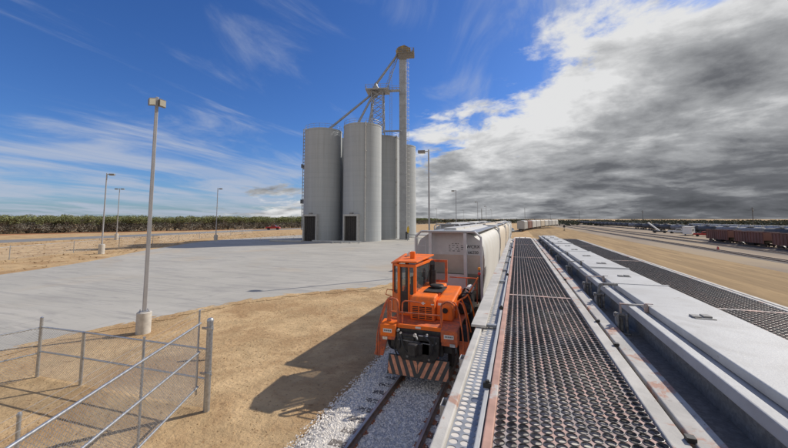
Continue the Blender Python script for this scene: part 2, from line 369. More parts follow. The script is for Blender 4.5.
def spline(pts, n=8):
    out = []; k = len(pts)
    for i in range(k - 1):
        p0, p1, p2, p3 = (Vector(pts[max(i - 1, 0)]), Vector(pts[i]), Vector(pts[i + 1]), Vector(pts[min(i + 2, k - 1)]))
        for j in range(n):
            t = j / n
            out.append(0.5 * ((2 * p1) + (-p0 + p2) * t + (2 * p0 - 5 * p1 + 4 * p2 - p3) * t * t + (-p0 + 3 * p1 - 3 * p2 + p3) * t ** 3))
    out.append(Vector(pts[-1])); return out
def text_mesh(name, body, size, mname, parent, loc, rot, depth=0.002, align='CENTER'):
    cu = bpy.data.curves.new(name, 'FONT'); cu.body = body; cu.size = size; cu.extrude = depth; cu.align_x = align; cu.align_y = 'CENTER'
    tmp = bpy.data.objects.new(name, cu); col.objects.link(tmp)
    me = bpy.data.meshes.new_from_object(tmp.evaluated_get(bpy.context.evaluated_depsgraph_get()))
    bpy.data.objects.remove(tmp)
    me.materials.clear(); me.materials.append(M[mname])
    o = bpy.data.objects.new(name, me); col.objects.link(o); o.parent = parent; o.location = loc; o.rotation_euler = rot
    return o

# ================================================================ SETTING
YARD = -1.8
def gz(x):                                   # ground profile: flat, falling gently to the yard on the right
    if x < 4.5: return 0.0
    if x > 34: return YARD
    t = (x - 4.5) / 29.5; return YARD * t * t * (3 - 2 * t)
def strip(name, xs, y0, y1, matname, dz, ny=2):
    b = MB(); n = len(xs)
    for j in range(ny):
        y = y0 + (y1 - y0) * j / (ny - 1)
        for x in xs: b.v.append((x, y, gz(x) + dz))
    for j in range(ny - 1):
        for i in range(n - 1): b.f.append((j * n + i, j * n + i + 1, (j + 1) * n + i + 1, (j + 1) * n + i)); b.m.append(0)
    o = b.build(name, matname); tag(o, kind='structure'); return o
grid_x = [-9000, -900, -300, -130, -60, -30, -10, 0] + [4.5 + 29.5 * k / 14 for k in range(15)] + [60, 120, 300, 900, 9000]
strip('ground', grid_x, -400, 12000, 'dirt', 0.0, 12)
def flat(name, pts, z0, z1, matname, ngon=True):
    b = MB(); b.prism([(p[0], p[1]) for p in pts], z0, z1, 'z'); o = b.build(name, matname); tag(o, kind='structure'); return o
# concrete apron
near = spline([(-21, -40), (-20.6, -5), (-20.05, 8.6), (-19.0, 13.0), (-17.2, 18.6), (-14.2, 23.0), (-10.6, 26.7), (-9.3, 33), (-9.2, 60), (-9.2, 135)], 5)
farp = spline([(-66, 138), (-70, 100), (-73, 70), (-61.5, 44.8), (-55.5, 35.5), (-51.5, 29), (-47.8, 20), (-44.6, 6), (-43, -40)], 5)
def ragged(pts, amp, seed):
    """wander a smooth outline a little, as where dust has drifted over a slab edge"""
    r = random.Random(seed); out = []
    for a, c in zip(pts, pts[1:]):
        n = max(1, int((c - a).length / 0.45)); d = (c - a).normalized(); nn = Vector((-d.y, d.x))
        out += [a.lerp(c, k / n) + nn * r.gauss(0, amp) * (1 if k else .3) for k in range(n)]
    return out + [pts[-1]]
flat('apron', ragged(near[8:34], 0.07, 2) + list(near[34:]) + list(farp), -0.2, 0.02, 'apron_concrete')
flat('access_road', spline([(-127, -60), (-126, 60), (-126, 140), (-118, 240), (-90, 420)], 4) + spline([(-81, 420), (-108, 240), (-112, 140), (-111, 60), (-112, -60)], 4), -0.1, 0.025, 'asphalt')
flat('red_verge', spline([(-170, 20), (-162, 72), (-146, 112), (-126, 155), (-112, 220)], 4) + spline([(-116, 220), (-131, 160), (-153, 116), (-173, 76), (-186, 20)], 4), -0.1, 0.012, 'red_earth')
# right hand field and yard surface
strip('dry_field', [x for x in grid_x if 4.5 <= x <= 40], 22, 2500, 'field', 0.012)
strip('rail_yard', [34.0, 50, 95, 200, 260], -100, 3000, 'yard_gravel', 0.02)

# sand drifted over the slab edge
sd_ = MB(); r = random.Random(77); edge_pts = [p for p in near[8:36]]
for a, c in zip(edge_pts, edge_pts[1:]):
    l_ = (c - a).length; d = (c - a).normalized(); nn = Vector((-d.y, d.x))
    for k in range(int(l_ * 9)):
        p = a.lerp(c, r.random()) + nn * (r.gauss(0.0, 0.22) + 0.05); rx = r.uniform(0.05, 0.34) * (1.6 if r.random() < .15 else 1); n_ = 9; an = math.atan2(d.y, d.x) + r.gauss(0, .4)
        top = 0.021 + rx * 0.035; o_ = len(sd_.v); sd_.v.append((p.x, p.y, top))
        for i in range(n_):
            t_ = 2 * math.pi * i / n_; q = rx * r.uniform(.65, 1.25); ex, ey = q * 1.9 * math.cos(t_), q * .75 * math.sin(t_)
            sd_.v.append((p.x + ex * math.cos(an) - ey * math.sin(an), p.y + ex * math.sin(an) + ey * math.cos(an), 0.0195))
        for i in range(n_): sd_.f.append((o_, o_ + 1 + i, o_ + 1 + (i + 1) % n_)); sd_.m.append(0)
tag(sd_.build('sand_drift', 'dirt'), 'loose sand drifted over the edge of the concrete apron', 'sand', kind='stuff')
# ---- tracks
def ballast_bed(name, cx, y0, y1, z0, half=1.7, toe=2.5, h=0.12, matn='ballast'):
    b = MB(); b.prism([(cx - toe, z0 - 0.05), (cx - half, z0 + h), (cx - 0.66, z0 + h), (cx - 0.64, z0 + h + 0.016), (cx + 0.64, z0 + h + 0.016), (cx + 0.66, z0 + h), (cx + half, z0 + h), (cx + toe, z0 - 0.05)], y0, y1)
    return tag(b.build(name, matn), kind='structure')
ballast_bed('ballast_bed', -3.06, -30, 95, 0.0, 1.65, 2.35, 0.128)
ballast_bed('ballast_bed', 1.24, -30, 110, 0.0, 1.75, 2.6, 0.115)
ballast_bed('ballast_bed', -7.4, 34, 95, 0.0, 1.5, 1.9, 0.11)
def rail_poly(cx, zt):
    return [(cx - 0.07, zt - 0.16), (cx + 0.07, zt - 0.16), (cx + 0.07, zt - 0.145), (cx + 0.012, zt - 0.12), (cx + 0.012, zt - 0.045), (cx + 0.036, zt - 0.03),
            (cx + 0.036, zt - 0.004), (cx - 0.036, zt - 0.004), (cx - 0.036, zt - 0.03), (cx - 0.012, zt - 0.045), (cx - 0.012, zt - 0.12), (cx - 0.07, zt - 0.145)]
def track(label, cx, y0, y1, z0=0.0, sleepers=None, group=None):
    t = thing('railway_track', label, 'railway track', (cx, 0, z0), 0, group)
    for s in (-1, 1):
        r = MB(); r.prism(rail_poly(s * 0.753, 0.30), y0, y1); ro = r.build('rail', 'rail_steel', t)
        h = MB(); h.box(s * 0.753 - 0.034, s * 0.753 + 0.034, y0, y1, 0.297, 0.301); h.build('rail_head', 'rail_head', ro)
    if sleepers:
        sm = MB(); sm.box(-1.3, 1.3, -0.115, 0.115, 0, 0.16); sme = sm.mesh('sleeper', 'sleeper_wood')
        pm = MB(); pm.box(-0.17, 0.17, -0.09, 0.09, 0, 0.012)
        for sx in (-1, 1):
            for sy in (-1, 1): pm.box(sx * 0.105 - 0.02, sx * 0.105 + 0.02, sy * 0.055 - 0.022, sy * 0.055 + 0.022, 0.012, 0.05)
        pme = pm.mesh('tie_plate', 'clip_rust')
        k = sleepers[0]
        while k < sleepers[1]:
            so_ = bpy.data.objects.new('sleeper', sme); col.objects.link(so_); so_.parent = t; so_.location = (rnd.uniform(-0.04, 0.04), k, -0.026); so_.rotation_euler.z = rnd.uniform(-0.02, 0.02)
            for s in (-1, 1):
                po = bpy.data.objects.new('tie_plate', pme); col.objects.link(po); po.parent = so_; po.location = (s * 0.753 - so_.location.x, 0, 0.1605)
            k += 0.52 + rnd.uniform(-0.02, 0.02)
    return t
track('railway track with rusty tie plates under the orange railcar mover', -3.06, -25, 95, 0, (-2.5, 17))
track('railway track under the hopper car with the perforated walkways', 1.24, -25, 110, 0, (-1.0, 4))
track('railway track under the white hopper cars behind the front string', -7.4, 36, 95, 0)
for cx, lab in ((42.5, 'nearest yard track across the dry tan field'), (52.0, 'empty yard track just in front of the brown hoppers'), (59.0, 'yard track carrying the brown hopper cars'), (82.0, 'yard track carrying the long line of tank cars')):
    ballast_bed('ballast_bed', cx, 30, 900, YARD, 1.5, 2.1, 0.1, 'yard_ballast')
    track(lab, cx, 30, 900, YARD)

# loose ballast stones near the camera
def stones(name, n, xr, yr, zf, smin, smax, matn, dens=None):
    b = MB(); r = random.Random(5)
    for _ in range(n):
        x = r.uniform(*xr); y = r.uniform(*yr)
        if dens and r.random() > dens(x, y): continue
        s = r.uniform(smin, smax); z = zf(x, y)
        ax = [r.uniform(0.6, 1.25) * s for _ in range(3)]; ax[2] *= 0.8; ca, sa = math.cos(r.uniform(0, 6.3)), 0; sa = math.sqrt(max(0, 1 - ca * ca))
        vs = []
        for q in ((1, 0.2, 0), (-0.2, 1, 0.1), (-1, -0.1, 0), (0.1, -1, -0.1), (0.2, 0.1, 1), (0, 0, -1), (0.6, -0.5, 0.6)):
            px, py, pz = q[0] * ax[0], q[1] * ax[1], q[2] * ax[2]
            vs.append((x + px * ca - py * sa, y + px * sa + py * ca, z + pz))
        b.add(vs, [(0, 1, 4), (1, 2, 4), (2, 3, 4), (4, 3, 6), (3, 0, 6), (0, 4, 6), (1, 0, 5), (2, 1, 5), (3, 2, 5), (0, 3, 5)])
    return b.build(name, matn)
def bz(x, y):
    dx = abs(x + 3.06)
    return 0.146 if dx < 0.65 else 0.128 if dx < 1.65 else 0.128 - (dx - 1.65) / 0.7 * 0.13
def bd(x, y):
    dx = abs(x + 3.06)
    if abs(dx - 0.753) < 0.10: return 0
    return 1.0 if dx < 2.2 else max(0.0, 1 - (dx - 2.2) / 0.55) * 0.6
tag(stones('ballast_stones', 34000, (-5.8, -0.9), (2.2, 19), bz, 0.014, 0.036, 'stone', bd), 'grey crushed stone ballast spread along the track', 'ballast', kind='stuff')
def dd(x, y):
    ex = -20.0 + max(0, y - 8) * 0.19 if y < 18.6 else -17.6 + (y - 18.6) * 0.85      # apron edge
    return 0 if x < ex + 0.3 else 0.5
tag(stones('dirt_clods', 10000, (-19, -5.0), (4, 27), lambda x, y: 0.004, 0.007, 0.030, 'clod', dd), 'small dry dirt clods strewn over the sandy ground', 'dirt clods', kind='stuff')

# ================================================================ THE HOPPER CAR THE CAMERA STANDS ON
CXO = 1.24; Y0, Y1 = -1.3, 18.6
own = thing('covered_hopper_car', 'white covered hopper car roof with black perforated walkways and long white hatch in foreground', 'hopper car', (CXO, 0, 0))
def P(b, name, mats, par=own, **k): return b.build(name, mats, par, **k)
def L(x): return x - CXO
b = MB()   # steel shell below the roof
pf = [(-1.56, 4.28), (-1.6, 3.6), (-1.56, 2.6), (-1.42, 1.5), (-1.36, 1.2), (1.36, 1.2), (1.42, 1.5), (1.56, 2.6), (1.6, 3.6), (1.56, 4.28)]
b.prism(pf, Y0 + 0.5, Y1 - 0.5); P(b, 'body', 'car_white', bevel=0.03)
b = MB(); b.box(-1.6, 1.6, Y0, Y1, 4.285, 4.33); b.box(L(-0.127), L(0.58), Y0, Y1, 4.3301, 4.438); b.box(L(1.9), L(2.6), Y0, Y1, 4.3301, 4.438); P(b, 'roof_plate', 'under_dark')
b = MB(); b.box(L(0.70), L(1.06), Y0 + .1, Y1 - .1, 4.332, 4.425); P(b, 'roof_sheet', 'roof_coat')
b = MB(); b.box(L(0.985), L(1.62), Y0 + .1, Y1 - .1, 4.426, 4.60); P(b, 'hatch_coaming', 'roof_coat')
b = MB(); b.box(L(0.96), L(1.645), Y0 + .1, Y1 - .1, 4.601, 4.618); P(b, 'coaming_flange', 'hatch_white')

def perf(nx, ny, pitch, r, seg, collar, thick):
    """perforated safety plate: square cells with a round hole; collar > 0 raises a punched rim round each hole"""
    b = MB(); ring = []
    for i in range(seg):
        a = 2 * math.pi * (i + 0.5) / seg; c, s = math.cos(a), math.sin(a); k = 1 / max(abs(c), abs(s))
        ring.append((c, s, c * k, s * k))
    # snap the outer ring so that it includes the corners
    h = pitch / 2
    for iy in range(ny):
        for ix in range(nx):
            cx = (ix + 0.5) * pitch; cy = (iy + 0.5) * pitch; o = len(b.v)
            for (c, s, qx, qy) in ring: b.v.append((cx + qx * h, cy + qy * h, 0.0))
            rings = [(r, 0.0)] + ([(r - 0.0005, collar), (r - 0.0030, collar + 0.0006)] if collar > 0 else []) + [(r - (0.0032 if collar > 0 else 0), -thick)]
            for rr, z in rings:
                for (c, s, qx, qy) in ring: b.v.append((cx + rr * c, cy + rr * s, z))
            for k in range(len(rings)):
                mi = 0 if k == 0 else 1
                for i in range(seg):
                    j = (i + 1) % seg
                    b.f.append((o + k * seg + i, o + k * seg + j, o + (k + 1) * seg + j, o + (k + 1) * seg + i)); b.m.append(mi)
    return b
PIT = 0.0505
pan = perf(14, 92, PIT, 0.0241, 12, 0.0030, 0.003).mesh('walkway_panel', ['grate_top', 'grate_collar'])
PL = 92 * PIT
ys = [0.12, 0.12 + PL + 0.05, 0.12 + 2 * (PL + 0.05), 0.12 + 3 * (PL + 0.05)]
def walkway(xl, zt, par):
    for y in ys:
        o = bpy.data.objects.new('walkway_panel', pan); col.objects.link(o); o.parent = par; o.location = (L(xl), y, zt)
        f = MB(); f.box(0.0, 14 * PIT, PL, PL + 0.05, -0.02, 0.004); fo = f.build('panel_joint_strip', 'grate_top', o)
    f = MB(); f.box(L(xl), L(xl) + 14 * PIT, Y0, 0.12, zt - 0.02, zt + 0.002); f.build('walkway_end_plate', 'edge_pink', par)
walkway(-0.127, 4.48, own)
walkway(1.90, 4.48, own)
for nm, x0, x1, z0, z1, m in (
    ('edge_angle', -0.172, -0.129, 4.34, 4.488, 'edge_pink'), ('edge_rail', -0.205, -0.178, 4.36, 4.475, 'hatch_white'),
    ('inner_flange', 0.582, 0.662, 4.34, 4.492, 'flange_paint'), ('inner_band', 0.682, 0.80, 4.428, 4.498, 'band_paint'),
    ('edge_angle', 1.84, 1.898, 4.34, 4.489, 'flange_paint'), ('edge_angle', 2.61, 2.66, 4.34, 4.489, 'flange_paint'),
    ('outer_rail', 2.79, 2.85, 4.20, 4.45, 'flange_paint')):
    b = MB(); b.box(L(x0), L(x1), Y0 + 0.02, Y1 - 0.02, z0, z1); P(b, nm, m, bevel=0.006)
# narrow grey perforated strip along the edge, over a pale shelf
b = MB(); b.box(L(-0.34), L(-0.18), Y0, Y1, 4.40, 4.425); P(b, 'strip_shelf', 'strip_under')
st = perf(3, 62, 0.0505, 0.0205, 12, 0.0, 0.002); stm = st.mesh('side_strip', ['strip_grey', 'strip_grey'])
yk = 0.10
while yk < Y1 - 3.2:
    o = bpy.data.objects.new('side_strip', stm); col.objects.link(o); o.parent = own; o.location = (L(-0.331), yk, 4.4275); yk += 62 * 0.0505 + 0.03
b = MB(); b.box(L(2.665), L(2.785), Y0, Y1, 4.40, 4.43); P(b, 'outer_shelf', 'strip_grey')
b = MB(); b.box(L(-0.392), L(-0.334), Y0, 3.42, 4.22, 4.452); P(b, 'outer_rail', 'flange_paint', bevel=0.008)
b = MB(); b.box(L(-0.43), L(-0.300), 3.36, Y1, 4.455, 4.478); b.box(L(-0.40), L(-0.39), 3.9, Y1, 4.20, 4.4549); P(b, 'gutter_plate', 'flange_paint', bevel=0.004)
# brackets (square pockets) on the outside of the rail, cross straps over the strip
for y in (1.45, 2.05, 2.75, 5.2, 7.8, 10.4, 13.0, 15.6):
    b = MB(); x0 = L(-0.50); 
    x0 = L(-0.445); b.box(x0, x0 + 0.008, y, y + 0.09, 4.22, 4.39); b.box(x0 + 0.0085, x0 + 0.05, y, y + 0.008, 4.22, 4.389); b.box(x0 + 0.0085, x0 + 0.05, y + 0.082, y + 0.09, 4.22, 4.389)
    P(b, 'side_bracket', 'flange_paint')
for y in (3.45, 5.9, 7.2, 8.6, 10.0, 11.8, 13.6, 15.4, 17.2):
    b = MB(); b.box(L(-0.335), L(-0.175), y, y + 0.05, 4.438, 4.462); P(b, 'cross_strap', 'strip_grey')
for y in (2.15, 4.0, 6.4, 9.3, 12.5, 15.8):        # dark bolt lugs on the edge rail
    b = MB(); b.box(L(-0.214), L(-0.168), y, y + 0.03, 4.476, 4.502); b.tube((L(-0.19), y + 0.015, 4.50), (L(-0.19), y + 0.015, 4.515), 0.012, 6); P(b, 'rail_bolt', 'black_grease')
for y in (1.9, 3.1, 3.75, 6.1, 8.9, 11.5, 14.5):
    b = MB(); b.box(L(0.655), L(0.69), y, y + 0.035, 4.49, 4.512); P(b, 'band_clip', 'black_grease')
# hatch covers: one long near cover then short ones, each with latch pads
hj = [-1.1, 4.88, 6.35, 9.35, 12.2, 15.15, 17.9]
hv = [(1.33, 2.15), (1.32, 3.40), (1.33, 5.55), (1.33, 6.9), (1.32, 8.2), (1.33, 9.9), (1.33, 11.2), (1.32, 13.0), (1.33, 14.3), (1.33, 16.0), (1.33, 17.1)]
for i in range(6):
    a, c = hj[i] + 0.02, hj[i + 1] - 0.02; b = MB(); dz = 0.0 if i % 2 == 0 else -0.012
    pr_ = [(L(1.06), 4.622), (L(1.59), 4.622), (L(1.59), 4.680 + dz), (L(1.06), 4.680 + dz)]
    b.prism(pr_, a, c); h = P(b, 'hatch_cover', 'hatch_white', bevel=0.008, segs=3)
    for (x, y) in hv:
        if a < y < c:
            q = MB(); z = 4.680 + dz
            for kx, ky in ((-0.066, -0.02), (0.014, 0.014)):
                q.box(L(x) + kx, L(x) + kx + 0.058, y + ky, y + ky + 0.07, z - 0.003, z + 0.014)
            q.box(L(x) - 0.06, L(x) + 0.075, y - 0.042, y - 0.028, z - 0.004, z + 0.007); q.build('hatch_latch', 'fixture', h, bevel=0.003)
    for y in (a, c):
        q = MB(); q.box(L(1.05), L(1.6), y - 0.025, y + 0.025, 4.60, 4.688 + dz); q.build('cover_end_lip', 'hatch_white', h, bevel=0.006)
# batten bars that run beside the covers
for i in range(6):
    a, c = hj[i] + 0.05, hj[i + 1] - 0.05; b = MB()
    b.box(L(0.905), L(0.965), a, c, 4.605, 4.672 - (i % 2) * 0.008); P(b, 'batten_bar', 'hatch_white', bevel=0.007)
    b = MB(); b.box(L(1.685), L(1.745), a, c, 4.44, 4.50); P(b, 'batten_bar', 'hatch_white', bevel=0.007)
# lock stands with straps
for k, y in enumerate((1.60, 3.72, 4.62, 5.35, 7.1, 8.9, 10.7, 12.5, 14.3, 16.1)):
    s = MB(); x = L(0.855)
    s.box(x - 0.055, x + 0.055, y - 0.06, y + 0.06, 4.426, 4.44)
    for dx in (-0.045, 0.025): s.box(x + dx, x + dx + 0.016, y - 0.045, y + 0.045, 4.441, 4.60)
    s.tube((x - 0.06, y, 4.585), (x + 0.055, y, 4.585), 0.02, 10); s.tube((x, y + 0.01, 4.441), (x, y + 0.01, 4.56), 0.017, 8)
    so_ = P(s, 'lock_stand', 'stand_metal', bevel=0.004)
    q = MB()
    if k in (0, 2):
        q.path(spline([(L(0.85), y, 4.59), (L(0.853), y + .005, 4.65), (L(0.875), y + .01, 4.69), (L(0.93), y + .02, 4.70), (L(1.05), y + .05, 4.698)], 5), 0.020 if k == 0 else 0.016, 10)
    else:
        q.box(L(0.842), L(1.052), y - 0.013, y + 0.013, 4.676, 4.686); q.box(L(0.842), L(0.856), y - 0.013, y + 0.013, 4.59, 4.6759); q.box(L(1.035), L(1.0575), y - 0.022, y + 0.022, 4.625, 4.692)
        q.box(L(1.04), L(1.10), y - 0.012, y + 0.004, 4.6925, 4.699)
    q.build('lock_strap', 'strap_metal' if k in (0, 1, 3) else 'stand_metal', so_, bevel=0.003)
# end platform, couplers, trucks
b = MB(); b.box(-1.55, 1.55, Y1 - 0.02, Y1 + 0.25, 4.42, 4.45); P(b, 'end_platform', 'flange_paint')
def truck(par, y, m='running_gear'):
    t = MB()
    for s in (-1, 1):
        x = s * 0.98
        t.prism([(y - 1.15, 0.62), (y - 0.75, 0.98), (y + 0.75, 0.98), (y + 1.15, 0.62), (y + 0.95, 0.55), (y + 0.45, 0.45), (y - 0.45, 0.45), (y - 0.95, 0.55)], x - 0.08, x + 0.08, 'x')
    t.box(-0.9, 0.9, y - 0.2, y + 0.2, 0.6, 0.95); to = t.build('bogie', m, par)
    for dy in (-0.88, 0.88):
        for s in (-1, 1):
            q = MB(); q.lathe([(0.12, 0.84), (0.30, 0.83), (0.36, 0.82), (0.42, 0.80), (0.42, 0.72), (0.455, 0.69), (0.455, 0.68), (0.12, 0.68)], (0, y + dy, 0.735), 20, 'x')
            if s < 0: q.v = [(-p[0], p[1], p[2]) for p in q.v]; q.f = [f[::-1] for f in q.f]
            q.build('wheel', m, to, smooth=True)
    return to
def coupler(par, y, s):
    c = MB(); c.box(-0.10, 0.10, min(y, y + s * 0.5), max(y, y + s * 0.5), 0.95, 1.16); c.box(-0.16, 0.16, min(y + s * 0.5, y + s * 0.72), max(y + s * 0.5, y + s * 0.72), 0.88, 1.2)
    c.build('coupler', 'running_gear', par)
for y in (Y0 + 2.2, Y1 - 2.2): truck(own, y)
coupler(own, Y1 - 0.1, 1)

# ================================================================ ORANGE RAILCAR MOVER
mv = thing('railcar_mover', 'orange railcar mover with cab, railings and striped plough coupled to hopper cars', 'railcar mover', (-3.06, 11.0, 0.30))
def Q(b, name, mats, par=mv, **k): return b.build(name, mats, par, **k)
# local: x right, y away from camera, z from rail top
b = MB(); b.box(-1.02, 1.02, 0.30, 4.5, 0.72, 1.42); Q(b, 'chassis', 'black_grease', bevel=0.02)
b = MB(); b.box(-1.20, 1.20, 0.22, 4.6, 1.42, 1.49); Q(b, 'deck', 'orange_dull', bevel=0.01)
b = MB(); b.box(-0.76, 0.74, 0.15, 0.22, 1.40, 1.52); dk = Q(b, 'front_edge_beam', 'orange', bevel=0.008)
b = MB(); b.box(-0.13, 0.05, 0.142, 0.149, 1.43, 1.49); b.build('label_plate', 'white_label', dk)
# coupler housing
b = MB(); b.box(-0.78, 0.76, 0.12, 0.30, 0.66, 1.40); b.prism([(-0.52, 0.50), (0.50, 0.50), (0.66, 0.72), (0.70, 1.30), (-0.70, 1.30), (-0.68, 0.72)], -0.06, 0.12)
b.box(-0.45, -0.10, -0.10, 0.02, 0.78, 1.22); b.box(0.05, 0.38, -0.06, 0.02, 0.72, 1.16); cph = Q(b, 'coupler_housing', 'black_grease', bevel=0.02)
b = MB(); b.box(-0.20, 0.17, -0.26, 0.02, 0.80, 1.10); b.prism([(-0.22, -0.42), (0.02, -0.46), (0.10, -0.30), (0.20, -0.26), (0.20, -0.20), (-0.22, -0.20)], 0.78, 1.12, 'z'); b.build('coupler_jaw', 'black_grease', cph, bevel=0.02)
b = MB(); b.box(-0.155, -0.085, -0.275, -0.262, 0.86, 1.04); b.box(0.02, 0.10, -0.275, -0.262, 0.88, 1.06); b.build('wear_plate', 'stripe', cph)
b = MB(); b.lathe([(0.02, -0.13), (0.05, -0.13), (0.05, -0.06), (0.02, -0.06)], (-0.08, 0, 1.30), 14, 'y'); b.tube((-0.05, -0.1, 1.29), (0.02, -0.12, 1.18), 0.028, 8); b.tube((0.05, -0.1, 1.30), (0.34, -0.1, 1.30), 0.014, 8); b.build('glad_hand', 'steel_bright', cph, smooth=True)
b = MB(); b.path(spline([(0.52, -0.02, 1.30), (0.56, -0.10, 1.15), (0.50, -0.12, 0.98), (0.56, -0.08, 0.86)], 5), 0.022, 7); b.build('air_hose', 'black_paint', cph, smooth=True)
b = MB(); b.path(spline([(-0.62, 0.0, 1.28), (-0.56, -0.12, 1.05), (-0.60, -0.1, 0.85)], 5), 0.022, 7); b.build('air_hose', 'black_paint', cph, smooth=True)
b = MB(); b.tube((-0.66, 0.05, 1.37), (-0.66, -0.06, 1.37), 0.04, 12); b.build('work_lamp', 'fixture', cph)
b = MB(); b.tube((-0.66, 0.0, 0.74), (-0.66, 0.0, 1.12), 0.022, 8); b.tube((0.63, 0.0, 0.66), (0.65, 0.0, 1.12), 0.022, 8); b.build('cut_lever', 'orange_dull', cph)
for pts, m_ in (([(-0.55, -0.08, 1.25), (-0.42, -0.2, 0.95), (-0.2, -0.22, 0.75), (0.0, -0.2, 0.68)], 'black_paint'), ([(0.2, -0.1, 1.32), (0.42, -0.22, 1.2), (0.5, -0.2, 0.95), (0.36, -0.18, 0.7)], 'black_paint'), ([(-0.72, 0.0, 1.2), (-0.78, -0.06, 0.9), (-0.66, -0.1, 0.6)], 'tyre')):
    q = MB(); q.path(spline(pts, 6), 0.026, 7); q.build('brake_hose', m_, cph, smooth=True)
for x, z in ((-0.56, 1.31), (0.30, 1.33), (0.58, 1.12), (-0.34, 0.62), (0.36, 0.60)):
    q = MB(); q.lathe([(0, 0), (0.035, 0.0), (0.035, 0.04), (0, 0.05)], (x, -0.075, z), 8, 'y'); q.build('hose_fitting', 'steel_bright' if z > 1.3 else 'fixture', cph)
q = MB(); q.tube((-0.62, -0.09, 1.12), (0.55, -0.09, 1.06), 0.018, 8); q.build('uncoupling_rod', 'stand_metal', cph)
# plough with chevron stripes
b = MB(); b.prism([(0.0, 0.60), (0.05, 0.60), (-0.12, 0.06), (-0.17, 0.06)], -0.98, 0.98, 'x'); pl = Q(b, 'plough', 'black_paint')
for s in (-1, 1):
    for k in range(5):
        x = 0.13 + k * 0.235; q = MB()
        def fy(z): return -0.17 + (z - 0.06) / 0.54 * 0.17 - 0.006
        z0, z1 = 0.075, 0.585; dx = -0.24; wd = 0.112
        t0 = 0.10 + k * 0.235; pts = [(t0, z1), (t0 + wd, z1), (t0 + wd + dx, z0), (t0 + dx, z0)]
        if k == 0: pts = [(0.10, z1), (0.10 + wd, z1), (0.012, z1 - (0.088 + wd) / 0.24 * 0.51), (0.012, z1 - 0.088 / 0.24 * 0.51)]
        if k == 4: pts = [(0.968, 0.43), (0.968, 0.19), (0.912, z0), (0.80, z0)]
        vs = [(s * p[0], fy(p[1]), p[1]) for p in pts] + [(s * p[0], fy(p[1]) + 0.005, p[1]) for p in pts]
        fs = [(0, 1, 2, 3), (7, 6, 5, 4), (0, 4, 5, 1), (1, 5, 6, 2), (2, 6, 7, 3), (3, 7, 4, 0)]
        q.add(vs, fs if s < 0 else [f[::-1] for f in fs]); q.build('hazard_stripe', 'stripe', pl)
# step boxes with side ladders
for s, x in ((-1, -1.02), (1, 0.98)):
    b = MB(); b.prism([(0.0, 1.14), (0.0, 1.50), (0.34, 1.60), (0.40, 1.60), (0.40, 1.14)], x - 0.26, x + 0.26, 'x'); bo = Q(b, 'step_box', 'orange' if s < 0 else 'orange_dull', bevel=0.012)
    b = MB(); b.box(x - 0.16, x + 0.14, -0.004, -0.001, 1.26, 1.38); lo = b.build('label_plate', 'white_label', bo)
    b = MB()
    for k in range(6): b.box(x - 0.13 + k * 0.043, x - 0.13 + k * 0.043 + 0.026, -0.0065, -0.0042, 1.30, 1.345)
    b.build('lettering', 'print_black', lo)
    b = MB(); b.box(x - 0.24, x + 0.24, 0.02, 0.36, 1.04, 1.138); b.build('lamp_box', 'orange_dull', bo)
    b = MB(); b.box(x + s * 0.10 - 0.08, x + s * 0.10 + 0.08, 0.0, 0.022, 1.03, 1.12); b.build('headlamp', 'steel_bright', bo)
    # slanted ladder panel below and outside
    b = MB(); x2 = s * 1.34
    b.add([(x2 - 0.16, 0.55, 1.05), (x2 + 0.16, 0.55, 1.05), (x2 + 0.16 + s * 0.10, 0.25, 0.42), (x2 - 0.16 + s * 0.10, 0.25, 0.42),
           (x2 - 0.16, 0.60, 1.05), (x2 + 0.16, 0.60, 1.05), (x2 + 0.16 + s * 0.10, 0.30, 0.42), (x2 - 0.16 + s * 0.10, 0.30, 0.42)],
          [(0, 3, 2, 1), (4, 5, 6, 7), (0, 1, 5, 4), (1, 2, 6, 5), (2, 3, 7, 6), (3, 0, 4, 7)])
    Q(b, 'step_panel', 'orange_dull')
    b = MB()
    b.path(spline([(s * 1.50, 0.22, 0.42), (s * 1.52, 0.35, 1.10), (s * 1.42, 0.60, 1.85), (s * 1.30, 0.75, 2.22), (s * 1.18, 0.85, 2.28)], 5), 0.024, 8)
    b.path(spline([(s * 1.38, 0.10, 0.45), (s * 1.38, 0.18, 1.20), (s * 1.26, 0.32, 1.95), (s * 1.14, 0.40, 2.30), (s * 1.02, 0.48, 2.36)], 5), 0.024, 8)
    Q(b, 'ladder_rail', 'orange_dull', smooth=True)
# front railing
b = MB(); r_ = 0.026
b.path(spline([(-1.10, 0.24, 1.49), (-1.10, 0.24, 2.2), (-1.02, 0.24, 2.36), (-0.88, 0.24, 2.38), (-0.76, 0.24, 2.25), (-0.74, 0.24, 1.49)], 6), 0.036, 8)
b.box(-1.12, -0.98, 0.225, 0.255, 1.55, 2.3)
b.tube((-1.10, 0.24, 1.92), (0.72, 0.24, 1.92), r_); b.tube((-0.74, 0.24, 1.70), (-1.1, 0.24, 1.70), r_)
b.path(spline([(-0.62, 0.30, 1.49), (-0.62, 0.30, 2.15), (-0.55, 0.30, 2.30), (-0.40, 0.30, 2.32), (0.0, 0.30, 2.30)], 5), r_, 8)
b.path(spline([(0.70, 0.24, 1.49), (0.70, 0.24, 2.2), (0.78, 0.26, 2.36), (0.92, 0.3, 2.40), (1.06, 0.34, 2.30), (1.10, 0.4, 2.1)], 6), 0.032, 8)
b.tube((0.70, 0.24, 1.49), (0.70, 0.24, 2.2), 0.036)
Q(b, 'front_railing', 'orange_dull', smooth=True)
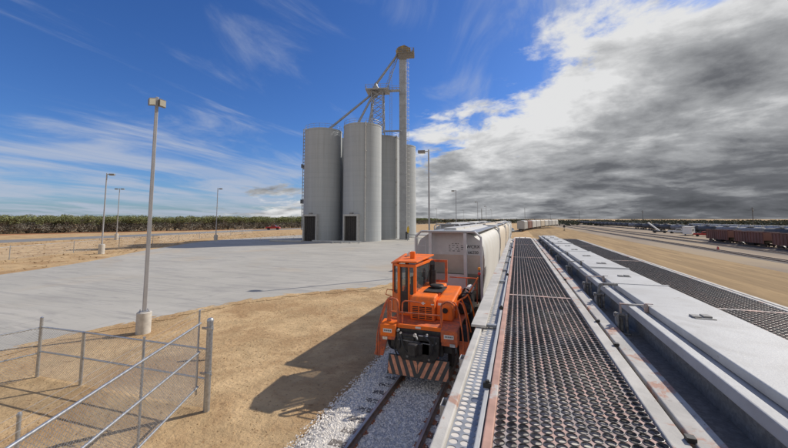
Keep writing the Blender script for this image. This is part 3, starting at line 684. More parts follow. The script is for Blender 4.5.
# hood
b = MB(); b.prism([(0.85, 1.49), (0.85, 2.22), (0.98, 2.36), (3.1, 2.50), (3.1, 1.49)], -0.52, 0.34, 'x'); hd = Q(b, 'hood', 'orange', bevel=0.05, segs=3)
b = MB(); b.prism([(1.05, 1.49), (1.05, 2.05), (1.18, 2.22), (3.1, 2.42), (3.1, 1.49)], 0.345, 0.92, 'x'); hs = Q(b, 'hood_side', 'orange', bevel=0.06, segs=3)
for k in range(7):
    for cx in (-0.33, -0.09, 0.15):
        q = MB(); z = 1.56 + k * 0.068; q.box(cx - 0.10, cx + 0.10, 0.838, 0.848, z, z + 0.036); q.build('grille_slot', 'dark_void', hd)
b = MB(); b.box(-0.12, 0.02, 0.838, 0.848, 2.12, 2.16); b.box(-0.075, -0.025, 0.836, 0.847, 2.085, 2.195); b.build('emblem', 'white_label', hd)
b = MB(); b.box(0.22, 0.32, 0.838, 0.848, 2.10, 2.135); b.build('decal', 'white_label', hd)
b = MB(); b.tube((0.66, 1.0, 1.88), (0.66, 1.06, 1.88), 0.095, 18); b.build('round_lamp', 'dark_void', hs)
b = MB(); b.box(0.42, 0.56, 1.036, 1.046, 2.06, 2.14); b.build('decal', 'white_label', hs)
b = MB(); b.lathe([(0.0, 2.60), (0.24, 2.58), (0.27, 2.52), (0.20, 2.50), (0.20, 2.46), (0.30, 2.45), (0.30, 2.41)][::-1], (0.12, 2.25, 0), 18); b.box(-0.2, 0.45, 1.5, 2.6, 2.41, 2.45); Q(b, 'air_intake', 'black_grease', smooth=True)
b = MB(); b.path([(-0.16, 2.75, 2.3), (-0.16, 2.75, 3.32), (-0.14, 2.62, 3.42), (-0.12, 2.55, 3.44)], 0.10, 12); b.tube((-0.16, 2.75, 2.5), (-0.16, 2.75, 3.1), 0.14, 14); Q(b, 'exhaust_stack', 'black_paint', smooth=True)
# cab: posts, roof, panes, door
cb = [(-1.42, 1.75), (-1.08, 1.35), (-0.48, 1.35), (-0.36, 3.35), (-1.42, 3.35)]     # plan
zc0, zc1 = 1.49, 3.50
b = MB()
for (x, y) in cb: b.box(x - 0.05, x + 0.05, y - 0.05, y + 0.05, zc0, zc1)
b.box(-0.74, -0.68, 1.32, 1.38, zc0, zc1)
n = len(cb)
for i in range(n):
    (x0, y0), (x1, y1) = cb[i], cb[(i + 1) % n]; d = Vector((x1 - x0, y1 - y0, 0)).normalized(); nn = Vector((d.y, -d.x, 0)) * 0.035
    for z0, z1 in ((zc0, 2.28 if i != 1 else 1.56), (3.38, 3.499)):
        a = Vector((x0, y0, 0)) + d * 0.051; c = Vector((x1, y1, 0)) - d * 0.051
        poly = [a - nn, c - nn, c + nn, a + nn]
        b.prism([(p.x, p.y) for p in poly][::-1], z0, z1, 'z')
cabo = Q(b, 'cab', 'orange', bevel=0.012)
b = MB(); b.add([(-1.52, 1.68, 3.44), (-1.10, 1.24, 3.56), (-0.38, 1.24, 3.56), (-0.26, 3.45, 3.62), (-1.52, 3.45, 3.62), (-1.52, 1.68, 3.50), (-1.10, 1.24, 3.62), (-0.38, 1.24, 3.62), (-0.26, 3.45, 3.68), (-1.52, 3.45, 3.68)],
      [(4, 3, 2, 1, 0), (5, 6, 7, 8, 9), (0, 1, 6, 5), (1, 2, 7, 6), (2, 3, 8, 7), (3, 4, 9, 8), (4, 0, 5, 9)]); rf = b.build('cab_roof', 'orange', cabo, bevel=0.015)
b = MB(); b.box(-0.86, -0.68, 2.0, 2.14, 3.64, 3.90); b.build('beacon', 'orange', rf, bevel=0.02)
b = MB(); b.box(-1.17, -1.0, 2.6, 2.75, 3.66, 3.76); b.tube((-1.1, 2.6, 3.76), (-0.98, 2.55, 3.84), 0.04, 8); b.build('horn', 'white_label', rf)
b = MB()
for i, (t0, t1) in enumerate(((0.1, 0.9), None, (0.04, 0.96), (0.04, 0.96), (0.04, 0.96)) if False else ()): pass
for i in range(n):
    (x0, y0), (x1, y1) = cb[i], cb[(i + 1) % n]; d = Vector((x1 - x0, y1 - y0, 0)); l = d.length; d.normalize(); nn = Vector((d.y, -d.x, 0)) * 0.006
    a = Vector((x0, y0, 0)) + d * 0.055; c = Vector((x1, y1, 0)) - d * 0.055
    if i == 1: continue
    q = MB(); q.prism([(p.x, p.y) for p in (a - nn, c - nn, c + nn, a + nn)][::-1], 2.285, 3.375, 'z'); wn = q.build('window', 'glass', cabo)
    q = MB(); nn2 = nn * 3
    for (u, v_) in ((0, 0.05), (l - 0.16, l - 0.11)):
        p0 = a + d * u; p1 = a + d * v_; q.prism([(p.x, p.y) for p in (p0 - nn2, p1 - nn2, p1 + nn2, p0 + nn2)][::-1], 2.29, 3.37, 'z')
    q.build('window_seal', 'black_paint', wn)
# front door: dark lower panel, panes
b = MB(); b.box(-1.02, -0.745, 1.33, 1.36, 1.565, 2.42); b.box(-1.02, -0.97, 1.33, 1.36, 2.421, 3.37); b.box(-0.80, -0.745, 1.33, 1.36, 2.421, 3.37); dr = b.build('door', 'black_paint', cabo)
b = MB(); b.box(-0.965, -0.805, 1.338, 1.352, 2.425, 3.365); b.build('door_glass', 'glass', dr)
b = MB(); b.box(-0.675, -0.535, 1.338, 1.352, 2.30, 3.37); b.build('window', 'glass', cabo)
b = MB(); b.box(-0.675, -0.535, 1.33, 1.36, 1.565, 2.295); b.build('door_side_panel', 'orange', cabo)
b = MB(); b.box(-1.1, -0.55, 2.3, 2.75, 1.5, 2.0); b.box(-1.08, -0.57, 2.76, 2.9, 1.9, 2.75); b.build('seat', 'seat_black', cabo, bevel=0.05)
b = MB(); b.box(-0.62, -0.42, 1.6, 2.1, 1.5, 2.42); b.build('control_console', 'orange', cabo, bevel=0.02)
b = MB(); b.box(-1.3, -1.12, 1.75, 2.2, 1.5, 2.2); b.build('side_console', 'seat_black', cabo, bevel=0.02)
# side mirror bracket at left corner
b = MB(); b.path([(-1.44, 1.7, 2.35), (-1.62, 1.55, 2.40), (-1.64, 1.45, 2.22), (-1.44, 1.6, 2.1)], 0.02, 6); Q(b, 'mirror_bracket', 'orange_dull')
# glazed guard frame on the right behind the stack
b = MB()
for x0, x1, z0, z1 in ((-0.34, -0.24, 2.45, 3.46), (0.20, 0.30, 2.45, 3.46), (-0.24, 0.20, 3.36, 3.46), (-0.24, 0.20, 2.45, 2.55)): b.box(x0, x1, 3.42, 3.48, z0, z1)
gd = Q(b, 'guard_frame', 'orange_dull', bevel=0.008)
b = MB(); b.box(-0.238, 0.198, 3.445, 3.455, 2.551, 3.359); b.build('guard_glass', 'glass', gd)
# rear rails, hydraulics and tyre on the right
b = MB()
b.tube((0.30, 3.9, 2.62), (1.42, 3.9, 2.62), r_); b.tube((1.0, 3.9, 1.49), (1.0, 3.9, 2.62), r_); b.tube((1.42, 3.9, 1.49), (1.42, 3.9, 2.62), r_); b.tube((0.3, 3.9, 2.1), (1.42, 3.9, 2.1), r_)
Q(b, 'rear_railing', 'orange_dull')
b = MB(); b.path(spline([(0.95, 1.55, 1.2), (0.98, 1.6, 1.9), (1.05, 1.75, 2.12), (1.22, 2.2, 2.2), (1.40, 2.9, 2.5), (1.52, 3.4, 2.75)], 5), 0.032, 8)
b.path(spline([(1.12, 1.75, 2.16), (1.25, 1.85, 1.7), (1.42, 1.75, 1.0)], 5), 0.026, 8); b.path(spline([(1.28, 2.3, 2.22), (1.42, 2.35, 1.7), (1.52, 2.3, 1.0)], 5), 0.026, 8)
Q(b, 'side_railing', 'orange', smooth=True)
b = MB(); b.box(0.95, 1.35, 2.35, 3.6, 1.49, 2.15); b.lathe([(0.0, 0), (0.22, 0.01), (0.24, 0.06), (0.24, 0.42), (0.2, 0.47), (0, 0.48)], (1.08, 2.05, 1.75), 14, 'y'); b.path(spline([(0.95, 2.3, 2.1), (1.1, 2.2, 2.32), (1.3, 2.4, 2.25), (1.35, 2.7, 1.9)], 5), 0.04, 7); b.path(spline([(0.98, 2.6, 2.15), (1.15, 2.5, 2.45), (1.3, 2.8, 2.2)], 5), 0.035, 7); Q(b, 'hydraulic_unit', 'black_grease', bevel=0.03)
b = MB(); b.lathe([(0, 0), (0.13, 0.01), (0.15, 0.05), (0.15, 0.5), (0.13, 0.54), (0, 0.55)], (1.22, 2.95, 2.28), 14, 'y'); Q(b, 'white_cylinder', 'white_label', smooth=True)
for s in (-1, 1):
    for y in (1.35, 3.6):
        q = MB(); x = s * 1.22
        q.lathe([(0.20, -0.14), (0.42, -0.16), (0.50, -0.12), (0.53, -0.04), (0.53, 0.04), (0.50, 0.12), (0.42, 0.16), (0.20, 0.14)], (x, y, 1.02 if y < 2 else 0.86), 26, 'x'); to = Q(q, 'road_wheel', 'tyre', smooth=True)
        q = MB(); q.lathe([(0.0, -0.08), (0.205, -0.10), (0.205, 0.10), (0.0, 0.08)], (x, y, 1.02 if y < 2 else 0.86), 16, 'x'); q.build('rim', 'orange_dull', to)
        q = MB(); q.lathe([(0.1, 0.80), (0.33, 0.80), (0.33, 0.70), (0.37, 0.67), (0.1, 0.67)], (0, y + 0.4, 0.335), 20, 'x')
        if s < 0: q.v = [(-p[0], p[1], p[2]) for p in q.v]; q.f = [f[::-1] for f in q.f]
        Q(q, 'rail_wheel', 'running_gear', smooth=True)
b = MB(); b.tube((1.52, 3.95, 1.5), (1.52, 3.95, 3.15), 0.02, 6); lm = Q(b, 'marker_post', 'black_paint')
b = MB(); b.lathe([(0, 3.0), (0.06, 3.01), (0.06, 3.11), (0, 3.14)], (1.52, 3.9, 0), 10); b.build('amber_marker', 'amber', lm)
b = MB(); b.lathe([(0, 2.78), (0.06, 2.79), (0.06, 2.88), (0, 2.9)], (1.52, 3.9, 0), 10); b.build('red_marker', 'red_lens', lm)
coupler(mv, 4.45, 1)
# the frame rides higher than the wheels: lift everything but the wheels, most at the bottom, none at the roof
def lift(o):
    for c in [x for x in bpy.data.objects if x.parent == o]:
        if c.name.split('.')[0] in ('road_wheel', 'rail_wheel', 'coupler'): continue
        for v in c.data.vertices: v.co.z += 0.21 if v.co.z < 1.5 else 0.21 * max(0.0, (3.5 - v.co.z) / 2.0)
        lift(c)
lift(mv)

# ================================================================ COVERED HOPPER CARS ON THE NEXT TRACKS
LEN = 15.4
def hopper(label, loc, group, body='car_white', lettering=True):
    t = thing('covered_hopper_car', label, 'hopper car', loc, 0, group)
    half = [(0.0, 4.93), (0.45, 4.90), (1.05, 4.70), (1.40, 4.45), (1.55, 4.15), (1.60, 3.6), (1.58, 2.9), (1.47, 2.0), (1.38, 1.25)]
    ya, yb = 0.55, LEN - 0.55
    b = MB(); n = len(half)
    for y in (ya, yb):
        for x, z in half: b.v.append((x, y, z))
        for x, z in half: b.v.append((-x, y, z))
    for s in range(2):
        for i in range(n - 1):
            f = (s * n + i, s * n + i + 1, 2 * n + s * n + i + 1, 2 * n + s * n + i)
            b.f.append(f if s == 0 else f[::-1]); b.m.append(0)
    b.build('side_sheet', body, t, smooth=True)
    for y, d in ((ya, 1), (yb, -1)):                     # end sheets: upright top, slope sheet below
        e = MB(); up = [(x, z) for x, z in half if z > 3.5] + [(1.595, 3.78)]; up.sort(key=lambda p: -p[1])
        poly = [(x, z) for x, z in up if z >= 3.78] ; poly = poly + [(-x, z) for x, z in reversed(poly) if x > 0]
        yy = y + d * 0.004; k = len(poly); e.add([(x, yy, z) for x, z in poly], [tuple(range(k)) if d < 0 else tuple(range(k))[::-1]])
        eo = e.build('end_sheet', 'car_end', t)
        e = MB(); z0, z1 = 3.779, 1.3; ys_ = yy + d * 2.4
        ym = yy + d * 0.22; e.add([(-1.59, yy, z0), (1.59, yy, z0), (1.58, ym, 2.9), (-1.58, ym, 2.9), (1.38, ys_, z1), (-1.38, ys_, z1)], [(0, 1, 2, 3) if d < 0 else (3, 2, 1, 0), (3, 2, 4, 5) if d < 0 else (5, 4, 2, 3)]); e.build('slope_sheet', 'car_slope', t)
        f = MB(); yf = y - d * 0.50
        for x in (-0.80, 0.80): f.box(x - 0.07, x + 0.07, min(yf, yf + d * .14), max(yf, yf + d * .14), 1.2, 4.80)
        for x in (-1.50, 1.50): f.box(x - 0.05, x + 0.05, min(yf, yf + d * .1), max(yf, yf + d * .1), 1.2, 4.52)
        f.path([(-1.50, yf + d * .06, 4.50), (-1.50, yf + d * .06, 4.62), (-1.24, yf + d * .06, 4.86), (1.24, yf + d * .06, 4.86), (1.50, yf + d * .06, 4.62), (1.50, yf + d * .06, 4.50)], 0.055, 6)
        fo = f.build('end_frame', 'car_end', t)
        g_ = MB(); g_.box(-0.79, 0.79, min(yf + d * 0.08, yf + d * 0.12), max(yf + d * 0.08, yf + d * 0.12), 1.2, 2.95); g_.build('end_shield', 'car_end', fo)
        l_ = MB()
        for x in (-1.42, -1.02): l_.tube((x, yf + d * .03, 1.2), (x, yf + d * .03, 4.4), 0.016, 5)
        for q in range(8): l_.tube((-1.42, yf + d * .03, 1.4 + q * 0.4), (-1.02, yf + d * .03, 1.4 + q * 0.4), 0.014, 5)
        l_.build('ladder', 'car_end', fo)
        wk = MB(); wk.box(-1.2, 1.2, min(yf, yf + d * .5), max(yf, yf + d * .5), 4.865, 4.89); wk.build('crossover_walk', 'strip_grey', t)
    # roof: trough hatch, running boards, supports
    hh = MB(); k = 0; 
    for k in range(5):
        q = MB(); a = ya + 0.3 + k * 2.75; q.prism([(-0.30, 4.90), (0.30, 4.90), (0.28, 5.02), (-0.28, 5.02)], a, a + 2.65); q.build('hatch_cover', body, t)
    for s in (-1, 1):
        q = MB(); q.box(min(s * 0.75, s * 1.3), max(s * 0.75, s * 1.3), ya - 0.3, yb + 0.3, 4.80, 4.825); q.build('running_board', 'strip_grey', t)
        q = MB(); q.box(min(s * 1.33, s * 1.45), max(s * 1.33, s * 1.45), 0.1, LEN - 0.1, 1.12, 1.25); q.build('side_sill', body, t)
    q = MB(); q.box(-0.3, 0.3, 0.0, LEN, 0.95, 1.19); q.build('center_sill', 'running_gear', t)
    for k in range(3):
        q = MB(); c = 4.0 + k * 3.7; q.add([(-1.3, c - 1.7, 1.3), (1.3, c - 1.7, 1.3), (1.3, c + 1.7, 1.3), (-1.3, c + 1.7, 1.3), (-.5, c - .4, 0.55), (.5, c - .4, 0.55), (.5, c + .4, 0.55), (-.5, c + .4, 0.55)],
                    [(0, 1, 5, 4), (1, 2, 6, 5), (2, 3, 7, 6), (3, 0, 4, 7), (4, 5, 6, 7)]); q.build('outlet_hopper', body, t)
    truck(t, 1.9); truck(t, LEN - 1.9); coupler(t, 0.0, -1); coupler(t, LEN, 1)
    for k in range(6):                                    # seams on the side
        q = MB(); y = 2.2 + k * 2.2
        for i in range(3, n - 1):
            (x0, z0), (x1, z1) = half[i], half[i + 1]; q.add([(x0 + .012, y, z0), (x0 + .012, y + .03, z0), (x1 + .012, y + .03, z1), (x1 + .012, y, z1)], [(0, 3, 2, 1)])
        q.build('side_seam', body, t)
    return t
h1 = hopper('white covered hopper car with lettered grey end directly behind the orange mover', (-3.06, 16.0, 0), 'hopper cars on the adjoining track')
text_mesh('reporting_mark', 'WCRX', 0.20, 'print_black', h1, (1.10, 0.542, 4.16), (R(90), 0, 0), 0.003)
text_mesh('car_number', '66250', 0.19, 'print_black', h1, (1.10, 0.542, 3.90), (R(90), 0, 0), 0.003)
b = MB(); rr = random.Random(3)
for row in range(5):
    x = 0.0
    while x < 0.62 - (0.3 if row == 0 else 0):
        l_ = rr.uniform(0.05, 0.14); b.box(-0.02 + x + (0.15 if row == 0 else 0), -0.02 + x + l_ + (0.15 if row == 0 else 0), 0.545, 0.551, 4.28 - row * 0.085, 4.28 + rr.uniform(0.015, 0.03) - row * 0.085); x += l_ + rr.uniform(0.02, 0.14)
tag(b.build('stencil_lettering', 'print_black', h1), kind='stuff')
specs = [('car_beige', 'beige covered hopper car coupled second behind the orange mover'), ('car_tan', 'tan covered hopper car coupled third behind the orange mover'),
         ('car_white', 'white covered hopper car coupled fourth behind the orange mover'), ('car_grey', 'grey covered hopper car at the far end of the mover string')]
for k, (m_, lab) in enumerate(specs):
    dup(h1, (-3.06, 16.0 + (k + 1) * 16.4, 0), 0, lab, 'hopper cars on the adjoining track', {'car_white': m_}, ('reporting_mark', 'car_number', 'stencil_lettering'))
for k, (m_, lab) in enumerate((('car_grey', 'pale grey hopper roof just behind the lettered white hopper, on the farther track'), ('car_white', 'white hopper roof second on the farther track behind the front string'), ('car_grey', 'grey hopper farthest along the second track of hoppers'))):
    dup(h1, (-7.4, 39.0 + k * 16.4, 0), 0, lab, 'hopper cars on the second track', {'car_white': m_}, ('reporting_mark', 'car_number', 'stencil_lettering'))

# ================================================================ GRAIN SILOS
SR = 4.85
def silo(cx, cy, h, label, door_rx=None, rail=True, pipe=None, ladder=False):
    t = thing('grain_silo', label, 'silo', (cx, cy, 0), 0, 'concrete silos by the elevator leg')
    b = MB(); b.lathe([(SR, 0.0), (SR, h - 0.35), (SR + 0.06, h - 0.34), (SR + 0.06, h), (SR - 0.3, h), (0, h + 0.7)], (0, 0, 0), 72); b.build('silo_wall', 'concrete_silo', t, smooth=True)
    if rail:
        r = MB()
        for z in (h + 0.55, h + 1.1):
            r.path([(SR * 0.985 * math.cos(a), SR * 0.985 * math.sin(a), z) for a in [2 * math.pi * i / 40 for i in range(41)]], 0.035, 5)
        for i in range(20):
            a = 2 * math.pi * i / 20; r.tube((SR * .985 * math.cos(a), SR * .985 * math.sin(a), h - 0.05), (SR * .985 * math.cos(a), SR * .985 * math.sin(a), h + 1.1), 0.035, 5)
        r.build('roof_railing', 'leg_steel', t)
    if door_rx is not None:                              # portal with slatted door, turned towards direction door_rx
        e = bpy.data.objects.new('door_portal', None)
        p = MB(); w_, hh, dp = 1.75, 6.1, SR + 0.55
        p.box(-w_ - 0.35, -w_, -dp, -SR * 0.80, 0.0, hh); p.box(w_, w_ + 0.35, -dp, -SR * 0.80, 0.0, hh); p.box(-w_ - 0.35, w_ + 0.35, -dp, -SR * 0.80, hh + 0.001, hh + 0.5)
        po = p.build('door_portal', 'concrete_trim', t, bevel=0.04); po.rotation_euler.z = door_rx
        d = MB(); d.box(-w_ + 0.01, w_ - 0.01, -SR - 0.06, -SR * 0.90, 0.02, hh - 0.01); d.build('door_leaf', 'dark_void', po)
        for k in range(9):
            x = -w_ + 0.2 + k * (2 * w_ - 0.4) / 8; q = MB(); q.box(x - 0.06, x + 0.06, -SR - 0.13, -SR - 0.065, 0.05, hh - 0.05); q.build('door_slat', 'door_slat', po)
        q = MB(); q.box(-0.35, 0.5, -SR - 0.42, -SR + 0.1, hh + 0.52, hh + 0.85); q.build('gooseneck_lamp', 'fixture', po)
    if pipe is not None:
        q = MB(); x, y = (SR + 0.22) * math.cos(pipe), (SR + 0.22) * math.sin(pipe)
        q.tube((x, y, 0.3), (x, y, h + 0.2), 0.16, 8)
        z = 3.0
        while z < h: q.box(x - 0.25, x + 0.25, y - 0.12, y + 0.25, z, z + 0.12); z += 6.3
        q.build('downpipe', 'concrete_trim', t)
    if ladder:
        a = R(186); q = MB(); cx_, cy_ = (SR + 0.35) * math.cos(a), (SR + 0.35) * math.sin(a)
        for s in (-0.28, 0.28): q.tube((cx_, cy_ + s, 0.3), (cx_, cy_ + s, h + 1.1), 0.075, 5)
        z = 0.6
        while z < h: q.tube((cx_, cy_ - 0.28, z), (cx_, cy_ + 0.28, z), 0.03, 4); z += 0.4
        z = 2.6
        while z < h + 1: 
            q.path([(cx_ + 0.0 - 0.75 * math.sin(u), cy_ - 0.42 * math.cos(u), z) for u in [math.pi * i / 6 for i in range(7)]], 0.08, 4); z += 0.9
        for u in (0.6, 1.57, 2.5): q.tube((cx_ - 0.75 * math.sin(u), cy_ - 0.42 * math.cos(u), 2.6), (cx_ - 0.75 * math.sin(u), cy_ - 0.42 * math.cos(u), h + 1), 0.06, 4)
        for z in (9.5, 19.0): q.box(cx_ - 0.8, cx_ + 0.3, cy_ - 0.7, cy_ + 0.7, z, z + 0.08); q.box(cx_ - 0.82, cx_ - 0.76, cy_ - 0.7, cy_ + 0.7, z + 0.09, z + 1.1)
        q.build('caged_ladder', 'leg_steel', t)
    return t
silo(-48.2, 80.5, 28.6, 'leftmost concrete silo, with caged ladder and dark door', R(-4), True, None, True)
silo(-37.0, 81.0, 29.0, 'front concrete silo, widest in view, with downpipe and dark door', R(-7), True, R(-58))
silo(-35.9, 92.5, 28.4, 'concrete silo half hidden behind the widest front silo', None, True, R(-20))
silo(-47.4, 92.0, 28.4, 'concrete silo glimpsed in the gap between the two doored silos', None)
silo(-34.3, 103.6, 28.0, 'rearmost concrete silo, a narrow strip right of the elevator leg', None, False)
# bucket elevator leg
lg = thing('elevator_leg', 'tall grey bucket elevator leg with yellowish head rising above silos', 'grain elevator', (-29.1, 90.2, 0), R(14)); lg.scale = (1, 1, 1.045)
b = MB(); b.box(-0.95, 0.95, -0.6, 0.6, 0, 49.6); b.build('leg_casing', 'leg_steel', lg, bevel=0.05)
for k in range(16):
    q = MB(); z = 1.5 + k * 3.05; q.box(-0.99, 0.99, -0.64, 0.64, z, z + 0.12); q.build('casing_flange', 'leg_steel', lg)
b = MB()
for x in (1.12, 1.62): b.tube((x, -0.2, 0.3), (x, -0.2, 50.2), 0.045, 5)
z = 0.6
while z < 50: b.tube((1.12, -0.2, z), (1.62, -0.2, z), 0.03, 4); z += 0.45
z = 2.5
while z < 50: b.path([(1.37 + 0.42 * math.cos(u), -0.2 - 0.7 * math.sin(u), z) for u in [math.pi * i / 5 for i in range(6)]], 0.04, 4); z += 1.1
b.build('caged_ladder', 'white_label', lg)
b = MB(); b.box(-1.5, 3.2, -1.9, 1.9, 48.9, 49.1); b.add([(-1.3, -1.6, 48.9), (3.0, -1.6, 48.9), (0.9, -0.5, 47.4), (-0.9, -0.5, 47.4)], [(0, 3, 2, 1)])
pf_ = b.build('head_platform', 'fixture', lg)
b = MB()
for (x0, y0, x1, y1) in ((-1.5, -1.9, 3.2, -1.9), (3.2, -1.9, 3.2, 1.9), (3.2, 1.9, -1.5, 1.9)):
    for z in (49.6, 50.2): b.tube((x0, y0, z), (x1, y1, z), 0.045, 5)
    for k in range(4):
        u = k / 3; b.tube((x0 + (x1 - x0) * u, y0 + (y1 - y0) * u, 49.1), (x0 + (x1 - x0) * u, y0 + (y1 - y0) * u, 50.2), 0.045, 5)
b.build('platform_railing', 'leg_steel', pf_)
b = MB(); b.prism([(-1.7, 49.1), (-1.9, 50.0), (-1.2, 51.0), (0.5, 51.5), (2.2, 50.6), (2.4, 49.1)], -0.95, 0.95, 'y'); b.build('elevator_head', 'head_cover', lg, bevel=0.06)
b = MB(); b.box(2.45, 3.1, -0.5, 0.5, 49.12, 50.1); b.tube((2.9, 1.6, 49.1), (2.9, 1.6, 51.6), 0.05, 5); b.box(2.75, 3.05, 1.45, 1.75, 51.3, 51.65); b.build('drive_motor', 'fixture', lg)
# lattice tower on the silo tops
TX, TY = -35.2, 86.8; TZ = 40.2
tw = thing('distributor_tower', 'steel lattice tower with platform standing on the silo tops', 'tower', (TX, TY, 28.2), R(14))
hs_ = 1.75; tz = TZ - 28.2; b = MB(); q = MB()
for (sx, sy) in ((-1, -1), (1, -1), (1, 1), (-1, 1)): b.tube((sx * hs_, sy * hs_, 0), (sx * hs_ * 0.86, sy * hs_ * 0.86, tz), 0.14, 6)
b.build('tower_leg', 'leg_steel', tw)
nb = 5
for k in range(nb):
    z0, z1 = tz * k / nb, tz * (k + 1) / nb
    for i in range(4):
        c = [(-1, -1), (1, -1), (1, 1), (-1, 1)]; (ax, ay), (bx, by) = c[i], c[(i + 1) % 4]
        q.tube((ax * hs_ * .95, ay * hs_ * .95, z0), (bx * hs_ * .95, by * hs_ * .95, z1), 0.10, 4); q.tube((bx * hs_ * .95, by * hs_ * .95, z0), (ax * hs_ * .95, ay * hs_ * .95, z1), 0.10, 4)
        q.tube((ax * hs_ * .95, ay * hs_ * .95, z1), (bx * hs_ * .95, by * hs_ * .95, z1), 0.07, 4)
q.build('tower_bracing', 'leg_steel', tw)
b = MB(); b.box(-3.1, 3.1, -2.4, 2.4, tz, tz + 0.3); b.box(3.1, 6.2, -0.6, 0.6, tz + 0.05, tz + 0.28); pto = b.build('tower_platform', 'leg_steel', tw)
b = MB(); b.box(2.0, 6.4, -0.5, 0.5, 0.85, 1.1); b.build('lower_catwalk', 'leg_steel', tw)
b = MB()
for (x0, y0, x1, y1) in ((-3.1, -2.4, 3.1, -2.4), (3.1, -2.4, 3.1, -0.6), (-3.1, -2.4, -3.1, 2.4), (-3.1, 2.4, 3.1, 2.4), (3.1, -0.6, 6.2, -0.6), (3.1, 0.6, 6.2, 0.6)):
    for z in (tz + 0.8, tz + 1.35): b.tube((x0, y0, z), (x1, y1, z), 0.045, 4)
    for k in range(4): u = k / 3; b.tube((x0 + (x1 - x0) * u, y0 + (y1 - y0) * u, tz + 0.3), (x0 + (x1 - x0) * u, y0 + (y1 - y0) * u, tz + 1.35), 0.045, 4)
b.build('platform_railing', 'leg_steel', pto)
b = MB(); b.lathe([(0.3, tz - 1.6), (1.0, tz - 0.6), (1.1, tz + 0.9), (0.5, tz + 1.8), (0.4, tz + 2.4)], (-0.6, 0, 0), 14); b.build('distributor', 'leg_steel', tw, smooth=True)
b = MB()
for s in (-0.3, 0.3): b.tube((3.6 + s, -0.3, -0.2), (3.6 + s, -0.3, tz + 6.5), 0.05, 4)
for k in range(36): b.tube((3.3, -0.3, k * 0.5), (3.9, -0.3, k * 0.5), 0.03, 4)
b.build('tower_ladder', 'leg_steel', tw)
def spout(label, p, q_, r=0.30, truss=False):
    t = thing('grain_spout', label, 'grain spout', p); b = MB(); d = Vector(q_) - Vector(p)
    b.tube((0, 0, 0), d, r, 12); b.build('spout_pipe', 'leg_steel', t, smooth=True)
    f = MB(); n_ = d.normalized(); f.tube(n_ * 0.3, n_ * 0.55, r + 0.1, 12); f.tube(d - n_ * 0.55, d - n_ * 0.3, r + 0.1, 12); f.build('pipe_flange', 'leg_steel', t)
    return t
spout('long grey spout sloping from tower to the leftmost silo', (-46.3, 80.0, 29.1), (-36.6, 86.2, 39.6))
spout('grey spout from tower down to the front silo', (-38.9, 81.2, 29.5), (-36.2, 85.8, 39.2))
spout('short grey spout from tower to the silo behind', (-36.4, 82.9, 29.5), (-35.6, 85.6, 39.0), 0.22)
spout('thick grey spout from the elevator head down to the tower', (-35.8, 86.8, 42.4), (-30.6, 90.2, 51.7), 0.33)
# lattice strut beside the spout
ls = thing('lattice_strut', 'slim lattice brace leaning from the tower up to the elevator head', 'brace', (-33.6, 88.0, 40.5))
b = MB(); d = Vector((3.0, 2.0, 10.6))
for o_ in ((-0.35, 0, 0), (0.35, 0, 0), (0, 0.4, 0)): b.tube(o_, Vector(o_) + d, 0.06, 4)
for k in range(10):
    u0, u1 = k / 10, (k + 1) / 10; b.tube(Vector((-0.35, 0, 0)) + d * u0, Vector((0.35, 0, 0)) + d * u1, 0.04, 4); b.tube(Vector((0.35, 0, 0)) + d * u0, Vector((0, 0.4, 0)) + d * u1, 0.04, 4)
b.build('lattice', 'leg_steel', ls)
# silo forecourt: kerb blocks, steel grating frame, pipes, small tank, sign
for k, (x, y, l_, lab) in enumerate(((-42.5, 72.6, 7.0, 'low concrete kerb before the doored silos, nearer the leg'), (-52.5, 71.2, 9.0, 'low concrete kerb left of the doored silos'))):
    b = MB(); b.box(-l_ / 2, l_ / 2, -0.3, 0.3, 0.04, 0.45); tag(b.build('concrete_kerb', 'concrete_trim', None, (x, y, 0), bevel=0.05), lab, 'kerb')
sf = thing('scale_frame', 'galvanised steel frame lying before the front silo door', 'steel frame', (-36.5, 71.5, 0.06), R(16))
b = MB()
for x in (-3, -1, 1, 3): b.box(x - 0.08, x + 0.08, -0.8, 0.8, 0.1, 0.28)
for y in (-0.8, 0.8): b.box(-3.4, 3.4, y - 0.08, y + 0.08, 0.28, 0.44)
b.build('frame_beam', 'galv', sf)
sg = thing('warning_sign', 'yellow warning sign on a post beside the elevator leg', 'sign', (-26.4, 86.0, 0.06), R(12))
b = MB(); b.tube((0, 0, 0), (0, 0, 3.0), 0.05, 6); b.build('sign_post', 'leg_steel', sg)
b = MB(); b.prism([(-0.32, 2.3), (0, 1.7), (0.32, 2.3), (0.32, 3.0), (0, 3.7), (-0.32, 3.0)], -0.09, -0.06, 'y'); b.build('sign_panel', 'yellow', sg)
pp = thing('pipe_rail', 'grey pipe barrier running from elevator leg toward the hopper cars', 'barrier', (-26.0, 84.2, 0.06))
b = MB(); b.tube((0, 0, 1.5), (9.0, -4, 1.5), 0.09, 6); b.tube((0, 0, 0.8), (9.0, -4, 0.8), 0.06, 6); b.build('barrier_rail', 'leg_steel', pp)
for k in range(4):
    q = MB(); q.tube((3 * k, -4 * k / 3, 0), (3 * k, -4 * k / 3, 1.6), 0.09, 6); q.build('barrier_post', 'leg_steel', pp)
eq = thing('control_cabinet', 'grey control cabinet standing beside the elevator leg foot', 'cabinet', (-27.2, 87.8, 0.06), R(14))
b = MB(); b.box(-0.5, 0.5, -0.35, 0.35, 0.15, 2.2); bo = b.build('cabinet_body', 'leg_steel', eq, bevel=0.03)
b = MB(); b.box(-0.45, 0.45, -0.38, -0.352, 0.25, 2.1); b.build('cabinet_door', 'tank_dark', bo)
b = MB(); b.box(-0.6, 0.6, -0.45, 0.45, 0, 0.148); b.build('plinth', 'concrete_trim', eq)
